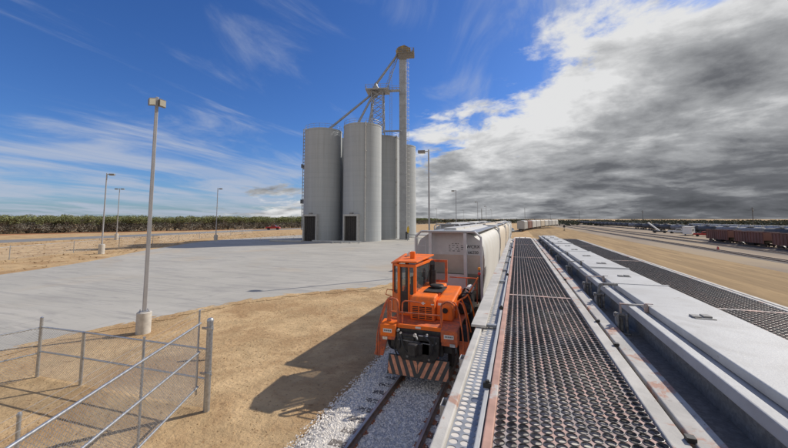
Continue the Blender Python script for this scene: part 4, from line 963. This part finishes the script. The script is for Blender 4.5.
fb = thing('truck_trailer', 'small white flatbed truck and equipment far right of the silos', 'truck', (-30.0, 140.0, 0), R(100))
b = MB(); b.box(-0.9, 1.2, -1.1, 1.1, 0.6, 2.6); b.prism([(1.2, 0.6), (2.3, 0.6), (2.3, 1.5), (1.6, 2.2), (1.2, 2.5)], -1.0, 1.0, 'y'); cbn = b.build('truck_cab', 'white_paint', fb, bevel=0.06)
b = MB(); b.box(-6.0, -0.92, -1.1, 1.1, 0.9, 1.15); b.box(-6.0, -5.9, -1.1, 1.1, 1.16, 2.2); b.build('flat_bed', 'white_paint', fb)
for x in (1.5, -3.4, -4.6):
    for s in (-1, 1):
        q = MB(); q.lathe([(0.2, -0.14), (0.46, -0.14), (0.5, -0.1), (0.5, 0.1), (0.46, 0.14), (0.2, 0.14)], (x, s * 0.95, 0.5), 16, 'y'); q.build('wheel', 'tyre', fb, smooth=True)

# ================================================================ LIGHT POLES
def light_pole(label, x, y, h, heads, rz, base=1.35, br=0.42, group='light poles', z=0.0):
    t = thing('light_pole', label, 'light pole', (x, y, z), rz, group)
    b = MB(); b.lathe([(br, 0), (br, base - 0.04), (br - 0.04, base)], (0, 0, 0), 24); bs_ = b.build('concrete_base', 'concrete_base', t, smooth=True)
    b = MB(); b.box(-0.19, 0.19, -0.19, 0.19, base, base + 0.03)
    for sx in (-1, 1):
        for sy in (-1, 1): b.tube((sx * .15, sy * .15, base + 0.03), (sx * .15, sy * .15, base + 0.10), 0.02, 6)
    b.build('base_plate', 'pole_grey', t)
    b = MB(); w0, w1 = 0.085, 0.07
    b.add([(-w0, -w0, base + .03), (w0, -w0, base + .03), (w0, w0, base + .03), (-w0, w0, base + .03), (-w1, -w1, h), (w1, -w1, h), (w1, w1, h), (-w1, w1, h)], [(3, 2, 1, 0), (4, 5, 6, 7), (0, 1, 5, 4), (1, 2, 6, 5), (2, 3, 7, 6), (3, 0, 4, 7)])
    b.build('pole_shaft', 'pole_grey', t, bevel=0.02)
    for (s, tilt) in heads:
        hb = MB(); x0, x1 = s * 0.12, s * 0.62
        if tilt: hb.add([(s * .075, -.22, h - .1), (s * .36, -.22, h - .16), (s * .36, .18, h - .16), (s * .075, .18, h - .1), (s * .075, -.26, h - .5), (s * .36, -.26, h - .55), (s * .36, .07, h - .5), (s * .075, .07, h - .45)],
                        [(0, 1, 2, 3), (7, 6, 5, 4), (4, 5, 1, 0), (5, 6, 2, 1), (6, 7, 3, 2), (7, 4, 0, 3)])
        else: hb.box(min(s * .35, s * 1.05), max(s * .35, s * 1.05), -0.26, 0.26, h - 0.34, h - 0.08); hb.box(min(s * .08, s * .35), max(s * .08, s * .35), -0.04, 0.04, h - 0.22, h - 0.14)
        ho = hb.build('lamp_head', 'fixture', t, bevel=0.015)
        q = MB()
        if tilt: q.add([(s * .10, -.268, h - .47), (s * .34, -.268, h - .52), (s * .34, -.236, h - .2), (s * .10, -.236, h - .16)], [(0, 1, 2, 3)])
        else: q.box(min(s * .40, s * 1.0), max(s * .40, s * 1.0), -0.21, 0.21, h - 0.355, h - 0.341)
        q.build('lamp_lens', 'lens_glass', ho)
    return t
light_pole('tall grey double-headed light pole nearest the chain-link gate', -17.08, 12.34, 11.6, ((-1, 1), (1, 1)), R(62), 1.0, 0.31)
light_pole('grey light pole at the left edge of the apron, larger of two', -61.4, 37.0, 12.7, ((1, 0),), R(35), 1.5)
light_pole('thin far light pole beside the road left of the apron', -98.6, 62.7, 13.5, ((-1, 0), (1, 0)), R(35), 1.6)
light_pole('light pole standing in the silo shadow at the apron corner', -70.8, 68.0, 13.2, ((1, 0),), R(30), 1.5)
for k, (x, y, h, lab) in enumerate(((-8.13, 33.5, 12.3, 'tall grey light pole directly behind the lettered white hopper'), (-13.6, 83, 12.3, 'light pole second along the hopper string, left-facing head'),
        (-14.6, 140.3, 12.3, 'light pole third along the hopper string'), (-15.4, 190.3, 12.3, 'light pole fourth along the hopper string'), (-17.4, 261.8, 12.3, 'faintest light pole, farthest along the hopper string'),
        (-38.4, 269.3, 12.3, 'small distant light pole between the second and third near ones'), (-49.5, 225.0, 12.3, 'small distant light pole just right of the tall near one'))):
    light_pole(lab, x, y, h, ((-1, 0),), R(10))
def util_pole(label, x, y, z, h, arm=True):
    t = thing('utility_pole', label, 'utility pole', (x, y, z), R(20), 'distant utility poles')
    b = MB(); b.tube((0, 0, 0), (0, 0, h), 0.22, 8, 0.16); b.build('pole_shaft', 'wood_pole', t)
    if arm:
        b = MB(); b.box(-1.3, 1.3, -0.08, 0.08, h - 1.2, h - 1.0); b.build('cross_arm', 'wood_pole', t)
        b = MB(); b.lathe([(0.0, h - 2.9), (0.3, h - 2.85), (0.3, h - 1.9), (0, h - 1.8)], (0.45, 0, 0), 8); b.build('transformer', 'fixture', t)
for (x, y, h, lab) in ((148, 300, 15, 'dark utility pole with transformer above the brown hoppers'), (120, 420, 16, 'thin utility pole behind the white site trailer'), (70, 470, 17, 'thin utility pole in mid yard skyline'), (52, 640, 16, 'faint utility pole near the middle of the skyline'), (8, 420, 18, 'lone thin pole above the curved string of far cars')):
    util_pole(lab, x, y, YARD if x > 40 else 0, h, x > 100)
util_pole('plain dark post between the light poles along the hopper string', -20.9, 224, 0, 11.8, False)

# ================================================================ CHAIN-LINK FENCE AND GATE
def chain(b, p0, p1, z0, z1, pitch=0.085, r=0.0036):
    p0 = Vector((p0[0], p0[1], 0)); p1 = Vector((p1[0], p1[1], 0)); d = p1 - p0; l = d.length; d.normalize(); hgt = z1 - z0
    k = -hgt
    while k < l:
        for sgn in (1, -1):
            u0, u1 = k, k + hgt; za, zb = z0, z1
            if u0 < 0: za = z0 + (-u0); u0 = 0
            if u1 > l: zb = z1 - (u1 - l); u1 = l
            if u1 - u0 > 0.01:
                if sgn < 0: za, zb = z1 - (za - z0), z0 + (z1 - zb)
                b.tube(p0 + d * u0 + Vector((0, 0, za)), p0 + d * u1 + Vector((0, 0, zb)), r, 3, cap=False)
        k += pitch
    return b
gt = thing('chain_link_gate', 'galvanised chain-link gate leaf of three silver pipes slanting to the bottom left', 'gate', (0, 0, 0))
G0, G1 = Vector((-8.66, 7.92, 0)), Vector((-5.95, 2.0, 0)); gd_ = (G1 - G0).normalized()
for z in (0.71, 1.66, 2.46):
    b = MB(); b.tube(G0 + Vector((0, 0, z)), G1 + Vector((0, 0, z)), 0.028, 12); b.build('gate_rail', 'galv', gt, smooth=True)
for u, z0, z1 in ((0.02, 0.5, 2.82), (2.62, 0.6, 2.92), (6.3, 0.5, 2.9)):
    p = G0 + gd_ * u + Vector((-0.05, 0, 0)); b = MB(); b.tube(p + Vector((0, 0, z0)), p + Vector((0, 0, z1)), 0.026, 10); b.build('gate_stile', 'galv', gt, smooth=True)
b = MB(); chain(b, G0 + gd_ * 0.05, G1, 0.72, 2.45); b.build('wire_mesh', 'wire', gt)
b = MB()
for z in (2.58, 2.70, 2.82): b.path([G0 + gd_ * (6.4 * i / 12) + Vector((-0.06, 0, z - 0.03 * math.sin(math.pi * i / 12))) for i in range(13)], 0.0024, 4)
b.build('barbed_wire', 'wire', gt)
gp = thing('gate_post', 'thick galvanised gate post with cap where fence meets the open gate', 'gate post', (-8.5, 8.1, 0))
b = MB(); b.tube((0, 0, -0.2), (0, 0, 2.50), 0.085, 20); b.build('post_pipe', 'galv', gp, smooth=True)
b = MB(); b.lathe([(0.092, 2.48), (0.092, 2.53), (0.06, 2.57), (0, 2.58)], (0, 0, 0), 20); b.build('post_cap', 'galv', gp, smooth=True)
for z in (2.30, 1.05):
    b = MB(); b.lathe([(0.094, z - 0.035), (0.094, z + 0.035)], (0, 0, 0), 20); b.box(-0.20, 0.22, -0.105, -0.088, z - 0.03, z + 0.03); b.tube((0.19, -0.13, z), (0.19, -0.06, z), 0.02, 6); b.build('hinge_clamp', 'galv', gp)
def fence(label, pts, z_rails, h_post, posts_r=0.04, pitch=0.085, wire_r=0.0036, top=None, strands=()):
    t = thing('chain_link_fence', label, 'fence', (pts[0][0], pts[0][1], 0)); o = Vector((pts[0][0], pts[0][1], 0))
    for p in pts:
        hp = p[2] if len(p) > 2 else h_post
        if hp <= 0: continue
        b = MB(); v = Vector((p[0], p[1], 0)) - o; b.tube(v + Vector((0, 0, -0.2)), v + Vector((0, 0, hp)), posts_r, 10); b.lathe([(posts_r + .004, hp), (posts_r + .004, hp + .02), (0.012, hp + posts_r)], tuple(v), 10); b.build('fence_post', 'galv', t, smooth=True)
    for i in range(len(pts) - 1):
        a = Vector((pts[i][0], pts[i][1], 0)) - o; c = Vector((pts[i + 1][0], pts[i + 1][1], 0)) - o
        for z in z_rails: b = MB(); b.tube(a + Vector((0, 0, z)), c + Vector((0, 0, z)), posts_r * 0.55, 8); b.build('fence_rail', 'galv', t, smooth=True)
        b = MB(); chain(b, a, c, 0.05, top or z_rails[0], pitch, wire_r)
        for z in strands: b.path([a + (c - a) * (k / 8) + Vector((0, 0, z - 0.12 * math.sin(math.pi * k / 8))) for k in range(9)], 0.004, 4)
        b.build('wire_mesh', 'wire', t)
    return t
fence('chain-link fence with pipe rails between near light pole and thick gate post', [(-15.82, 7.81, 1.98), (-13.73, 7.93, 1.66), (-8.62, 8.12, 0)], (1.68, 0.86), 1.7, 0.05, top=1.67)
fence('chain-link fence running off the left edge from its corner post', [(-15.83, 7.80, 0), (-16.6, 4.4, 1.9)], (1.66, 0.80), 1.9, 0.045, top=1.65, strands=(1.95,))
bp_ = thing('bollard_post', 'short galvanised post with round cap left of the gate leaf', 'post', (-9.2, 4.32, 0))
b = MB(); b.tube((0, 0, -0.2), (0, 0, 1.66), 0.035, 12); b.build('post_pipe', 'galv', bp_, smooth=True)
b = MB(); b.lathe([(0.04, 1.63), (0.045, 1.67), (0.03, 1.71), (0, 1.725)], (0, 0, 0), 14); b.build('post_cap', 'galv', bp_, smooth=True)
fp = [(-60.5 - 3.55 * k / 1.0, 18.5 + 9.1 * k) for k in range(11)]
fence('long low wire fence along the dry grass left of the apron', fp, (1.75,), 1.9, 0.05, 0.22, 0.004)
for k, (x, y, l_, rz, lab) in enumerate(((-11.9, 10.6, 1.1, 0.5, 'weathered stick lying on dirt behind the gate post'),)):
    b = MB(); b.path([(-l_ / 2, 0, 0.02), (-l_ / 6, 0.05, 0.03), (l_ / 4, -0.02, 0.03), (l_ / 2, 0.04, 0.02)], 0.022 if k == 0 else 0.012, 6); o = b.build('stick', 'wood_pole' if k == 0 else 'clip_rust', None, (x, y, 0)); o.rotation_euler.z = rz; tag(o, lab, 'stick')

# ================================================================ BRUSH ON THE LEFT
def leafcloud(b, c, rad, n, size, r, mi):
    b.mi = mi
    for _ in range(n):
        while True:
            v = Vector((r.uniform(-1, 1), r.uniform(-1, 1), r.uniform(-1, 1)))
            if v.length < 1: break
        v = v.normalized() * (v.length ** 0.4)
        p = Vector(c) + Vector((v.x * rad[0], v.y * rad[1], v.z * rad[2]))
        u = Vector((r.gauss(0, 1), r.gauss(0, 1), r.gauss(0, .6))).normalized(); w_ = u.cross(Vector((r.gauss(0, 1), r.gauss(0, 1), r.gauss(0, 1)))).normalized(); s = size * r.uniform(.6, 1.3)
        b.add([p - u * s, p + w_ * s * .5, p + u * s, p - w_ * s * .5], [(0, 1, 2, 3)])
def make_tree(seed, leaves=900, h=6.6):
    r = random.Random(seed); tr = MB(); cr = MB()
    for k in range(6):
        a = r.uniform(0, 6.3); l = r.uniform(0.9, 2.6); top = Vector((math.cos(a) * l, math.sin(a) * l, h * r.uniform(.55, .85))); mid = Vector((math.cos(a) * l * .35, math.sin(a) * l * .35, h * .3))
        tr.path([(r.uniform(-.2, .2), r.uniform(-.2, .2), -.1), mid, top], 0.1, 5, [0.16, 0.10, 0.03])
        for j in range(9):
            u = r.uniform(.1, 1); base = mid.lerp(top, u) if u > .2 else mid * (u * 4)
            d = Vector((r.gauss(0, 1), r.gauss(0, 1), r.uniform(.0, 1.0))).normalized() * r.uniform(.9, 2.0); tr.path([base, base + d * .6 + Vector((0, 0, .1)), base + d], 0.03, 3, [0.05, 0.03, 0.012])
    for k in range(15):
        a = r.uniform(0, 6.3); l = r.uniform(0.2, 3.3); c = (math.cos(a) * l, math.sin(a) * l, h * r.uniform(.60, .90) - l * .14)
        leafcloud(cr, c, (r.uniform(1.1, 1.9), r.uniform(1.1, 1.9), r.uniform(.5, .9)), leaves // 13, 0.22, r, 0)
    for k in range(10):
        a = r.uniform(0, 6.3); l = r.uniform(0.6, 3.2); c = (math.cos(a) * l, math.sin(a) * l, h * r.uniform(.10, .42)); leafcloud(cr, c, (1.3, 1.3, .9), leaves // 11, 0.20, r, 1)
    return tr, cr
variants = []
for k in range(5):
    tr, cr = make_tree(40 + k); variants.append((tr.mesh('trunk', 'twig'), cr.mesh('crown', ['leaf_green', 'leaf_dry'])))
line = spline([(-187, 46), (-181, 62), (-174, 80), (-156, 115), (-135, 160), (-122, 215), (-112, 300), (-90, 420)], 24)
def tree_at(p, k, s, rz):
    t = thing('mesquite_tree', 'green mesquite tree in the brush along the far left edge of the site', 'tree', (p[0], p[1], 0), rz, 'brush trees beyond the road'); t.scale = (s * 1.1, s * 1.1, s * 1.07)
    for nm, me in (('trunk', variants[k][0]), ('crown', variants[k][1])):
        o = bpy.data.objects.new(nm, me); col.objects.link(o); o.parent = t
acc = 0.0; nxt = 0.0; lr = random.Random(9); cnt = 0
for i in range(len(line) - 1):
    seg = (line[i + 1] - line[i]).length
    while nxt < acc + seg:
        u = (nxt - acc) / seg; p = line[i].lerp(line[i + 1], u)
        tree_at((p.x + lr.uniform(-2, 1.5), p.y + lr.uniform(-1, 1)), lr.randrange(5), lr.uniform(.93, 1.03), lr.uniform(0, 6.3)); cnt += 1
        nxt += 3.0 + 0.012 * max(0, nxt - 120)
    acc += seg
# the wood behind reads as one mass
tr, cr = MB(), MB()
bt = [make_tree(70 + k, 420) for k in range(4)]
wd = MB()
for i in range(230):
    u = lr.random() ** 0.8; p = line[int(u * (len(line) - 1))]; off = lr.uniform(4, 30); c, s_ = math.cos(lr.uniform(0, 6.3)), 0; s_ = math.sqrt(1 - c * c); sc_ = lr.uniform(.95, 1.2)
    ox, oy = p.x - off, p.y + lr.uniform(-5, 5) + off * 0.3
    for q, mi in ((bt[i % 4][0], 2), (bt[i % 4][1], None)):
        o_ = len(wd.v); wd.v += [(ox + (x * c - y * s_) * sc_ * 1.2, oy + (x * s_ + y * c) * sc_ * 1.2, z * sc_) for x, y, z in q.v]
        wd.f += [tuple(i_ + o_ for i_ in f) for f in q.f]; wd.m += [mi] * len(q.f) if mi is not None else q.m
tag(wd.build('woodland', ['leaf_green', 'leaf_dry', 'twig']), 'dense green brush wood behind the first row of trees', 'woodland', kind='stuff')
# low tree line all round the horizon
hz = MB(); r = random.Random(21)
for i in range(3800):
    a = R(r.uniform(-75, 60)); dist = r.uniform(420, 1500)
    if a < R(-30): dist = r.uniform(450, 900)
    x, y = math.sin(a) * dist, math.cos(a) * dist; hh = r.uniform(2.4, 4.6) * (max(1.0, dist / 1000) if a > R(-30) else 1.1); wq = r.uniform(5, 12)
    n0 = len(hz.v); z0 = YARD if x > 34 else 0
    for k in range(14):
        px = x + r.uniform(-wq, wq); py = y + r.uniform(-4, 4); pz = z0 + hh * r.random() ** .8 * .85; s = r.uniform(.9, 2.2)
        u = Vector((r.gauss(0, 1), r.gauss(0, 1), r.gauss(0, .5))).normalized() * s; w_ = u.cross(Vector((r.gauss(0, 1), r.gauss(0, 1), r.gauss(0, 1)))).normalized() * s * .8
        p = Vector((px, py, pz)); hz.add([p - u, p + w_, p + u, p - w_], [(0, 1, 2, 3)])
tag(hz.build('distant_woodland', 'far_leaf'), 'low dark tree line along the flat horizon', 'woodland', kind='stuff')
# dry tufts on the verge
tf = MB(); r = random.Random(31)
for i in range(2600):
    u = r.random(); x = -48 - r.random() * 62; y = 18 + r.random() * 95
    if x > -52 - (y - 28) * 0.62 and y < 72: continue
    if -127 < x < -111: continue
    h = r.uniform(.05, .2); a = r.uniform(0, 6.3); d = Vector((math.cos(a), math.sin(a), 0)) * r.uniform(.05, .2)
    tf.add([Vector((x, y, 0)) - d, Vector((x, y, 0)) + d, Vector((x, y, h)) + d * 1.6 + Vector((r.uniform(-.1, .1), 0, 0))], [(0, 1, 2)])
tag(tf.build('dry_grass', 'field'), 'sparse dry grass tufts on the tan ground left of the apron', 'grass', kind='stuff')

# ================================================================ VEHICLES AND FAR ROLLING STOCK
def pickup(label, loc, rz, paint, name='pickup_truck'):
    t = thing(name, label, 'pickup truck', loc, rz)
    prof = [(-2.75, 0.55), (-2.75, 1.12), (-0.75, 1.14), (-0.55, 1.78), (0.75, 1.80), (1.35, 1.18), (2.55, 1.05), (2.75, 0.85), (2.75, 0.5)]
    b = MB(); b.prism(prof, -0.92, 0.92, 'y'); b.build('body', paint, t, bevel=0.06)
    for s in (-1, 1):
        b = MB(); y = s * 0.925; b.add([(-0.5, y, 1.2), (1.2, y, 1.2), (0.72, y, 1.7), (-0.45, y, 1.7)], [(0, 1, 2, 3) if s < 0 else (3, 2, 1, 0)]); b.build('side_window', 'dark_glass', t)
    b = MB(); b.add([(1.40, -0.8, 1.20), (1.40, 0.8, 1.20), (0.86, 0.75, 1.76), (0.86, -0.75, 1.76)], [(0, 1, 2, 3)]); b.build('windscreen', 'dark_glass', t)
    b = MB(); b.box(-2.65, -0.85, -0.8, 0.8, 1.125, 1.15); b.build('load_bed', 'black_paint', t)
    for x in (-1.75, 1.75):
        for s in (-1, 1):
            q = MB(); q.lathe([(0.2, -0.12), (0.36, -0.13), (0.4, -0.08), (0.4, 0.08), (0.36, 0.13), (0.2, 0.12)], (x, s * 0.84, 0.4), 18, 'y'); wo = q.build('wheel', 'tyre', t, smooth=True)
            q = MB(); q.lathe([(0, -0.1), (0.2, -0.11), (0.2, 0.11), (0, 0.1)], (x, s * 0.84, 0.4), 12, 'y'); q.build('rim', 'steel_bright', wo)
    for s in (-1, 1):
        b = MB(); b.box(2.74, 2.77, s * 0.72 - 0.15, s * 0.72 + 0.15, 0.8, 0.95); b.build('headlight', 'white_label', t)
    return t
tr_ = pickup('red pickup truck parked before the brush left of the silos', (-116.5, 147.5, 0), R(25), 'red_paint')
tr_.scale = (1.25, 1.25, 1.35)
# yard: brown open hoppers
def open_hopper(label, y, L_=13.2):
    t = thing('open_hopper_car', label, 'hopper car', (59.0, y, YARD), 0, 'brown hopper cars in the yard')
    b = MB(); h0, h1 = 1.1, 3.85
    b.box(-1.5, -1.44, 0.3, L_ - 0.3, h0, h1); b.box(1.44, 1.5, 0.3, L_ - 0.3, h0, h1); b.box(-1.439, 1.439, 0.3, 0.36, 1.9, h1); b.box(-1.439, 1.439, L_ - 0.36, L_ - 0.3, 1.9, h1); b.build('side_wall', 'car_brown', t)
    b = MB(); b.add([(-1.43, 0.37, 2.4), (1.43, 0.37, 2.4), (1.43, 4.4, 0.8), (-1.43, 4.4, 0.8), (1.43, L_ - .37, 2.4), (-1.43, L_ - .37, 2.4), (1.43, L_ - 4.4, 0.8), (-1.43, L_ - 4.4, 0.8)], [(0, 1, 2, 3), (4, 5, 7, 6), (3, 2, 6, 7)]); b.build('slope_floor', 'car_black', t)
    for k in range(11):
        for s in (-1, 1):
            q = MB(); y_ = 0.6 + k * (L_ - 1.2) / 10; q.box(min(s * 1.501, s * 1.62), max(s * 1.501, s * 1.62), y_ - 0.06, y_ + 0.06, h0, h1 - 0.1); q.build('side_rib', 'car_brown', t)
    b = MB()
    for s in (-1, 1): b.box(min(s * 1.43, s * 1.66), max(s * 1.43, s * 1.66), 0.25, L_ - 0.25, h1 + 0.001, h1 + 0.13)
    b.build('top_chord', 'car_brown', t)
    b = MB(); b.box(-0.3, 0.3, 0, L_, 0.95, 1.09); b.build('center_sill', 'running_gear', t)
    b = MB(); b.add([(-1.43, 4.41, 1.09), (1.43, 4.41, 1.09), (1.43, L_ - 4.41, 1.09), (-1.43, L_ - 4.41, 1.09), (-1.0, 5.3, 0.45), (1.0, 5.3, 0.45), (1.0, L_ - 5.3, 0.45), (-1.0, L_ - 5.3, 0.45)], [(0, 1, 5, 4), (1, 2, 6, 5), (2, 3, 7, 6), (3, 0, 4, 7), (4, 5, 6, 7)]); b.build('outlet_hopper', 'car_black', t)
    truck(t, 1.9); truck(t, L_ - 1.9); coupler(t, 0, -1); coupler(t, L_, 1)
    return t
oh = open_hopper('reddish brown open hopper car, second from the left end of its row', 112.8)
dup(oh, (59.0, 128.4, YARD), 0, 'reddish brown open hopper car at the left end of its row')
dup(oh, (59.0, 97.2, YARD), 0, 'sliver of a brown open hopper car at the very right edge')
# tank cars
def tank(label, loc, rz=0):
    t = thing('tank_car', label, 'tank car', loc, rz, 'tank cars lined up across the yard')
    b = MB(); R_ = 1.45; b.lathe([(0.0, 0.35), (0.75, 0.42), (1.25, 0.75), (R_, 1.25), (R_, 13.75), (1.25, 14.25), (0.75, 14.58), (0, 14.65)], (0, 0, 2.75), 20, 'y'); b.build('tank_shell', 'tank_dark', t, smooth=True)
    b = MB(); b.lathe([(0.55, 4.1), (0.55, 4.55), (0.3, 4.62), (0, 4.63)], (0, 7.5, 0), 12); b.build('dome', 'tank_dark', t, smooth=True)
    b = MB(); b.box(-0.9, 0.9, 5.2, 9.8, 4.22, 4.28)
    for x in (-0.9, 0.9):
        b.tube((x, 5.2, 5.0), (x, 9.8, 5.0), 0.04, 4)
        for y in (5.2, 7.5, 9.8): b.tube((x, y, 4.2), (x, y, 5.0), 0.04, 4)
    b.build('top_platform', 'tank_top', t)
    b = MB(); b.box(-1.3, 1.3, 0, 1.4, 1.1, 1.25); b.box(-1.3, 1.3, 13.6, 15, 1.1, 1.25); b.build('end_deck', 'running_gear', t)
    truck(t, 1.8); truck(t, 13.2)
    return t
ORD = ['first', 'second', 'third', 'fourth', 'fifth', 'sixth', 'seventh', 'eighth', 'ninth', 'tenth', 'eleventh', 'twelfth']
pale = (1, 2, 5, 10)
tk = tank('black tank car nearest the right edge in the long tank string', (82.0, 144, YARD))
for k in range(1, 27):
    lab = ('pale grey' if k in pale else 'dark') + ' tank car, %s from the right end of the long tank string' % ORD[k] if k < 12 else 'tiny far tank car in the left part of the long tank string'
    dup(tk, (82.0, 144 + 15.9 * k, YARD), 0, lab, None, {'tank_dark': ('tank_top' if k in pale else 'tank_dark')}, ('bogie',) if k > 9 else ())
# pale roofs of a second covered string behind the tanks
for k in range(5):
    dup(h1, (95.0, 168 + 16.4 * k, YARD - 0.3), 0, 'pale roofed hopper car behind the tank cars, %s from the right edge' % ORD[k], 'hoppers behind the tank string', {'car_white': 'car_grey'}, ('reporting_mark', 'car_number', 'stencil_lettering', 'bogie', 'side_seam', 'ladder'))
# far string that curves to the right beyond the walkway
def box_car(label, x, y, rz, paint, L_=15.5):
    t = thing('box_car', label, 'box car', (x, y, 0), rz, 'far cars on the curve')
    b = MB(); b.prism([(-1.5, 1.1), (1.5, 1.1), (1.5, 4.35), (1.3, 4.6), (0, 4.78), (-1.3, 4.6), (-1.5, 4.35)], 0.4, L_ - 0.4); b.build('body', paint, t, bevel=0.03)
    for s in (-1, 1):
        q = MB(); q.box(min(s * 1.501, s * 1.56), max(s * 1.501, s * 1.56), L_ / 2 - 1.5, L_ / 2 + 1.5, 1.2, 4.2); q.build('side_door', paint, t)
        for k in range(8):
            y_ = 0.9 + k * (L_ - 1.8) / 7
            if abs(y_ - L_ / 2) < 1.7: continue
            q = MB(); q.box(min(s * 1.501, s * 1.55), max(s * 1.501, s * 1.55), y_ - 0.07, y_ + 0.07, 1.2, 4.3); q.build('side_rib', paint, t)
    b = MB(); b.box(-0.3, 0.3, 0, L_, 0.95, 1.09); b.build('center_sill', 'running_gear', t)
    truck(t, 1.9); truck(t, L_ - 1.9)
    return t
cv = [(1.2, 160), (3.2, 177), (5.8, 194), (8.6, 211), (11.8, 228), (15.2, 245), (18.7, 262), (22.2, 278.5), (25.8, 295), (29.6, 311)]
cn = ['car_grey', 'car_brown', 'car_white', 'car_white', 'car_beige', 'car_white', 'car_grey', 'car_white', 'car_white']
lb = ['grey box car nearest on the far curving string', 'brown box car next to the grey one on the far curve', 'white box car behind the brown one on the far curve', 'second white box car behind the brown one on the far curve', 'beige box car midway along the far curve',
      'white box car just past the beige one on the far curve', 'grey box car third from the far end of the curve', 'white box car next to last on the far curve', 'white box car last on the far curve']
for k in range(9):
    (x0, y0), (x1, y1) = cv[k], cv[k + 1]; box_car(lb[k], x0, y0, -math.atan2(x1 - x0, y1 - y0), cn[k])
dt = pickup('dark blue vehicle parked at the near end of the far curving string', (-2.6, 150, 0), R(80), 'blue_grey')
# site trailer, white truck with raised boom, red loader
ot = thing('site_trailer', 'white site trailer with blue end in front of the tank cars', 'trailer', (72.0, 192, YARD), R(62))
b = MB(); b.box(-4.6, 3.2, -1.6, 1.6, 0.6, 3.7); bo = b.build('trailer_body', 'white_paint', ot, bevel=0.05)
b = MB(); b.box(3.205, 4.8, -1.6, 1.6, 0.6, 3.3); b.build('trailer_end', 'blue_grey', ot, bevel=0.05)
b = MB(); b.box(-4.7, 4.9, -1.7, 1.7, 3.701, 3.85); b.build('trailer_roof', 'white_label', ot)
for x in (-3.2, -1.0, 1.2):
    q = MB(); q.box(x - 0.45, x + 0.45, -1.64, -1.601, 1.8, 2.8); q.build('window', 'dark_glass', bo)
for x in (-0.6, 0.6):
    for s in (-1, 1):
        q = MB(); q.lathe([(0.1, -0.12), (0.38, -0.12), (0.38, 0.12), (0.1, 0.12)], (x, s * 1.3, 0.38), 14, 'y'); q.build('wheel', 'tyre', ot)
pickup('white pickup truck beside the raised white boom in the yard', (76.0, 214, YARD), R(-28), 'white_paint').scale = (1.5, 1.3, 1.3)
bm_ = thing('portable_conveyor', 'white slanted conveyor boom raised on a low dark chassis in yard', 'conveyor', (69.5, 220, YARD), R(-30))
b = MB(); b.prism([(-4.6, 5.2), (-4.1, 5.5), (0.6, 1.3), (0.3, 0.8)], -0.4, 0.4, 'y'); b.build('boom', 'white_paint', bm_)
b = MB(); b.box(-2.4, 3.6, -0.9, 0.9, 0.5, 1.1); b.tube((-2.0, 0, 1.1), (-2.2, 0, 3.2), 0.1, 6); b.build('chassis', 'car_black', bm_)
for x in (-1.6, 2.6):
    for s in (-1, 1):
        q = MB(); q.lathe([(0.1, -0.15), (0.45, -0.15), (0.45, 0.15), (0.1, 0.15)], (x, s * 0.9, 0.45), 14, 'y'); q.build('wheel', 'tyre', bm_)
pickup('red pickup truck between the white site trailer and brown hoppers', (72.8, 180, YARD), R(-25), 'red_paint').scale = (1.3, 1.2, 1.2)
b = MB(); b.prism([(-0.22, 0), (0.22, 0), (0.04, 0.7), (-0.04, 0.7)], -0.22, 0.22); tag(b.build('track_marker', 'red_paint', None, (44.8, 105, YARD)), 'small red marker standing beside the nearest yard track', 'marker')
sw = thing('switch_stand', 'small dark switch stand on the field beyond the hatch covers', 'switch stand', (26.5, 235, gz(26.5)))
b = MB(); b.tube((0, 0, 0), (0, 0, 2.6), 0.09, 6); b.box(-0.4, 0.4, -0.4, 0.4, 0, 0.4); b.build('stand_post', 'car_black', sw)
b = MB(); b.box(-0.6, 0.6, -0.05, 0.05, 1.8, 2.9); b.build('target_plate', 'car_black', sw)
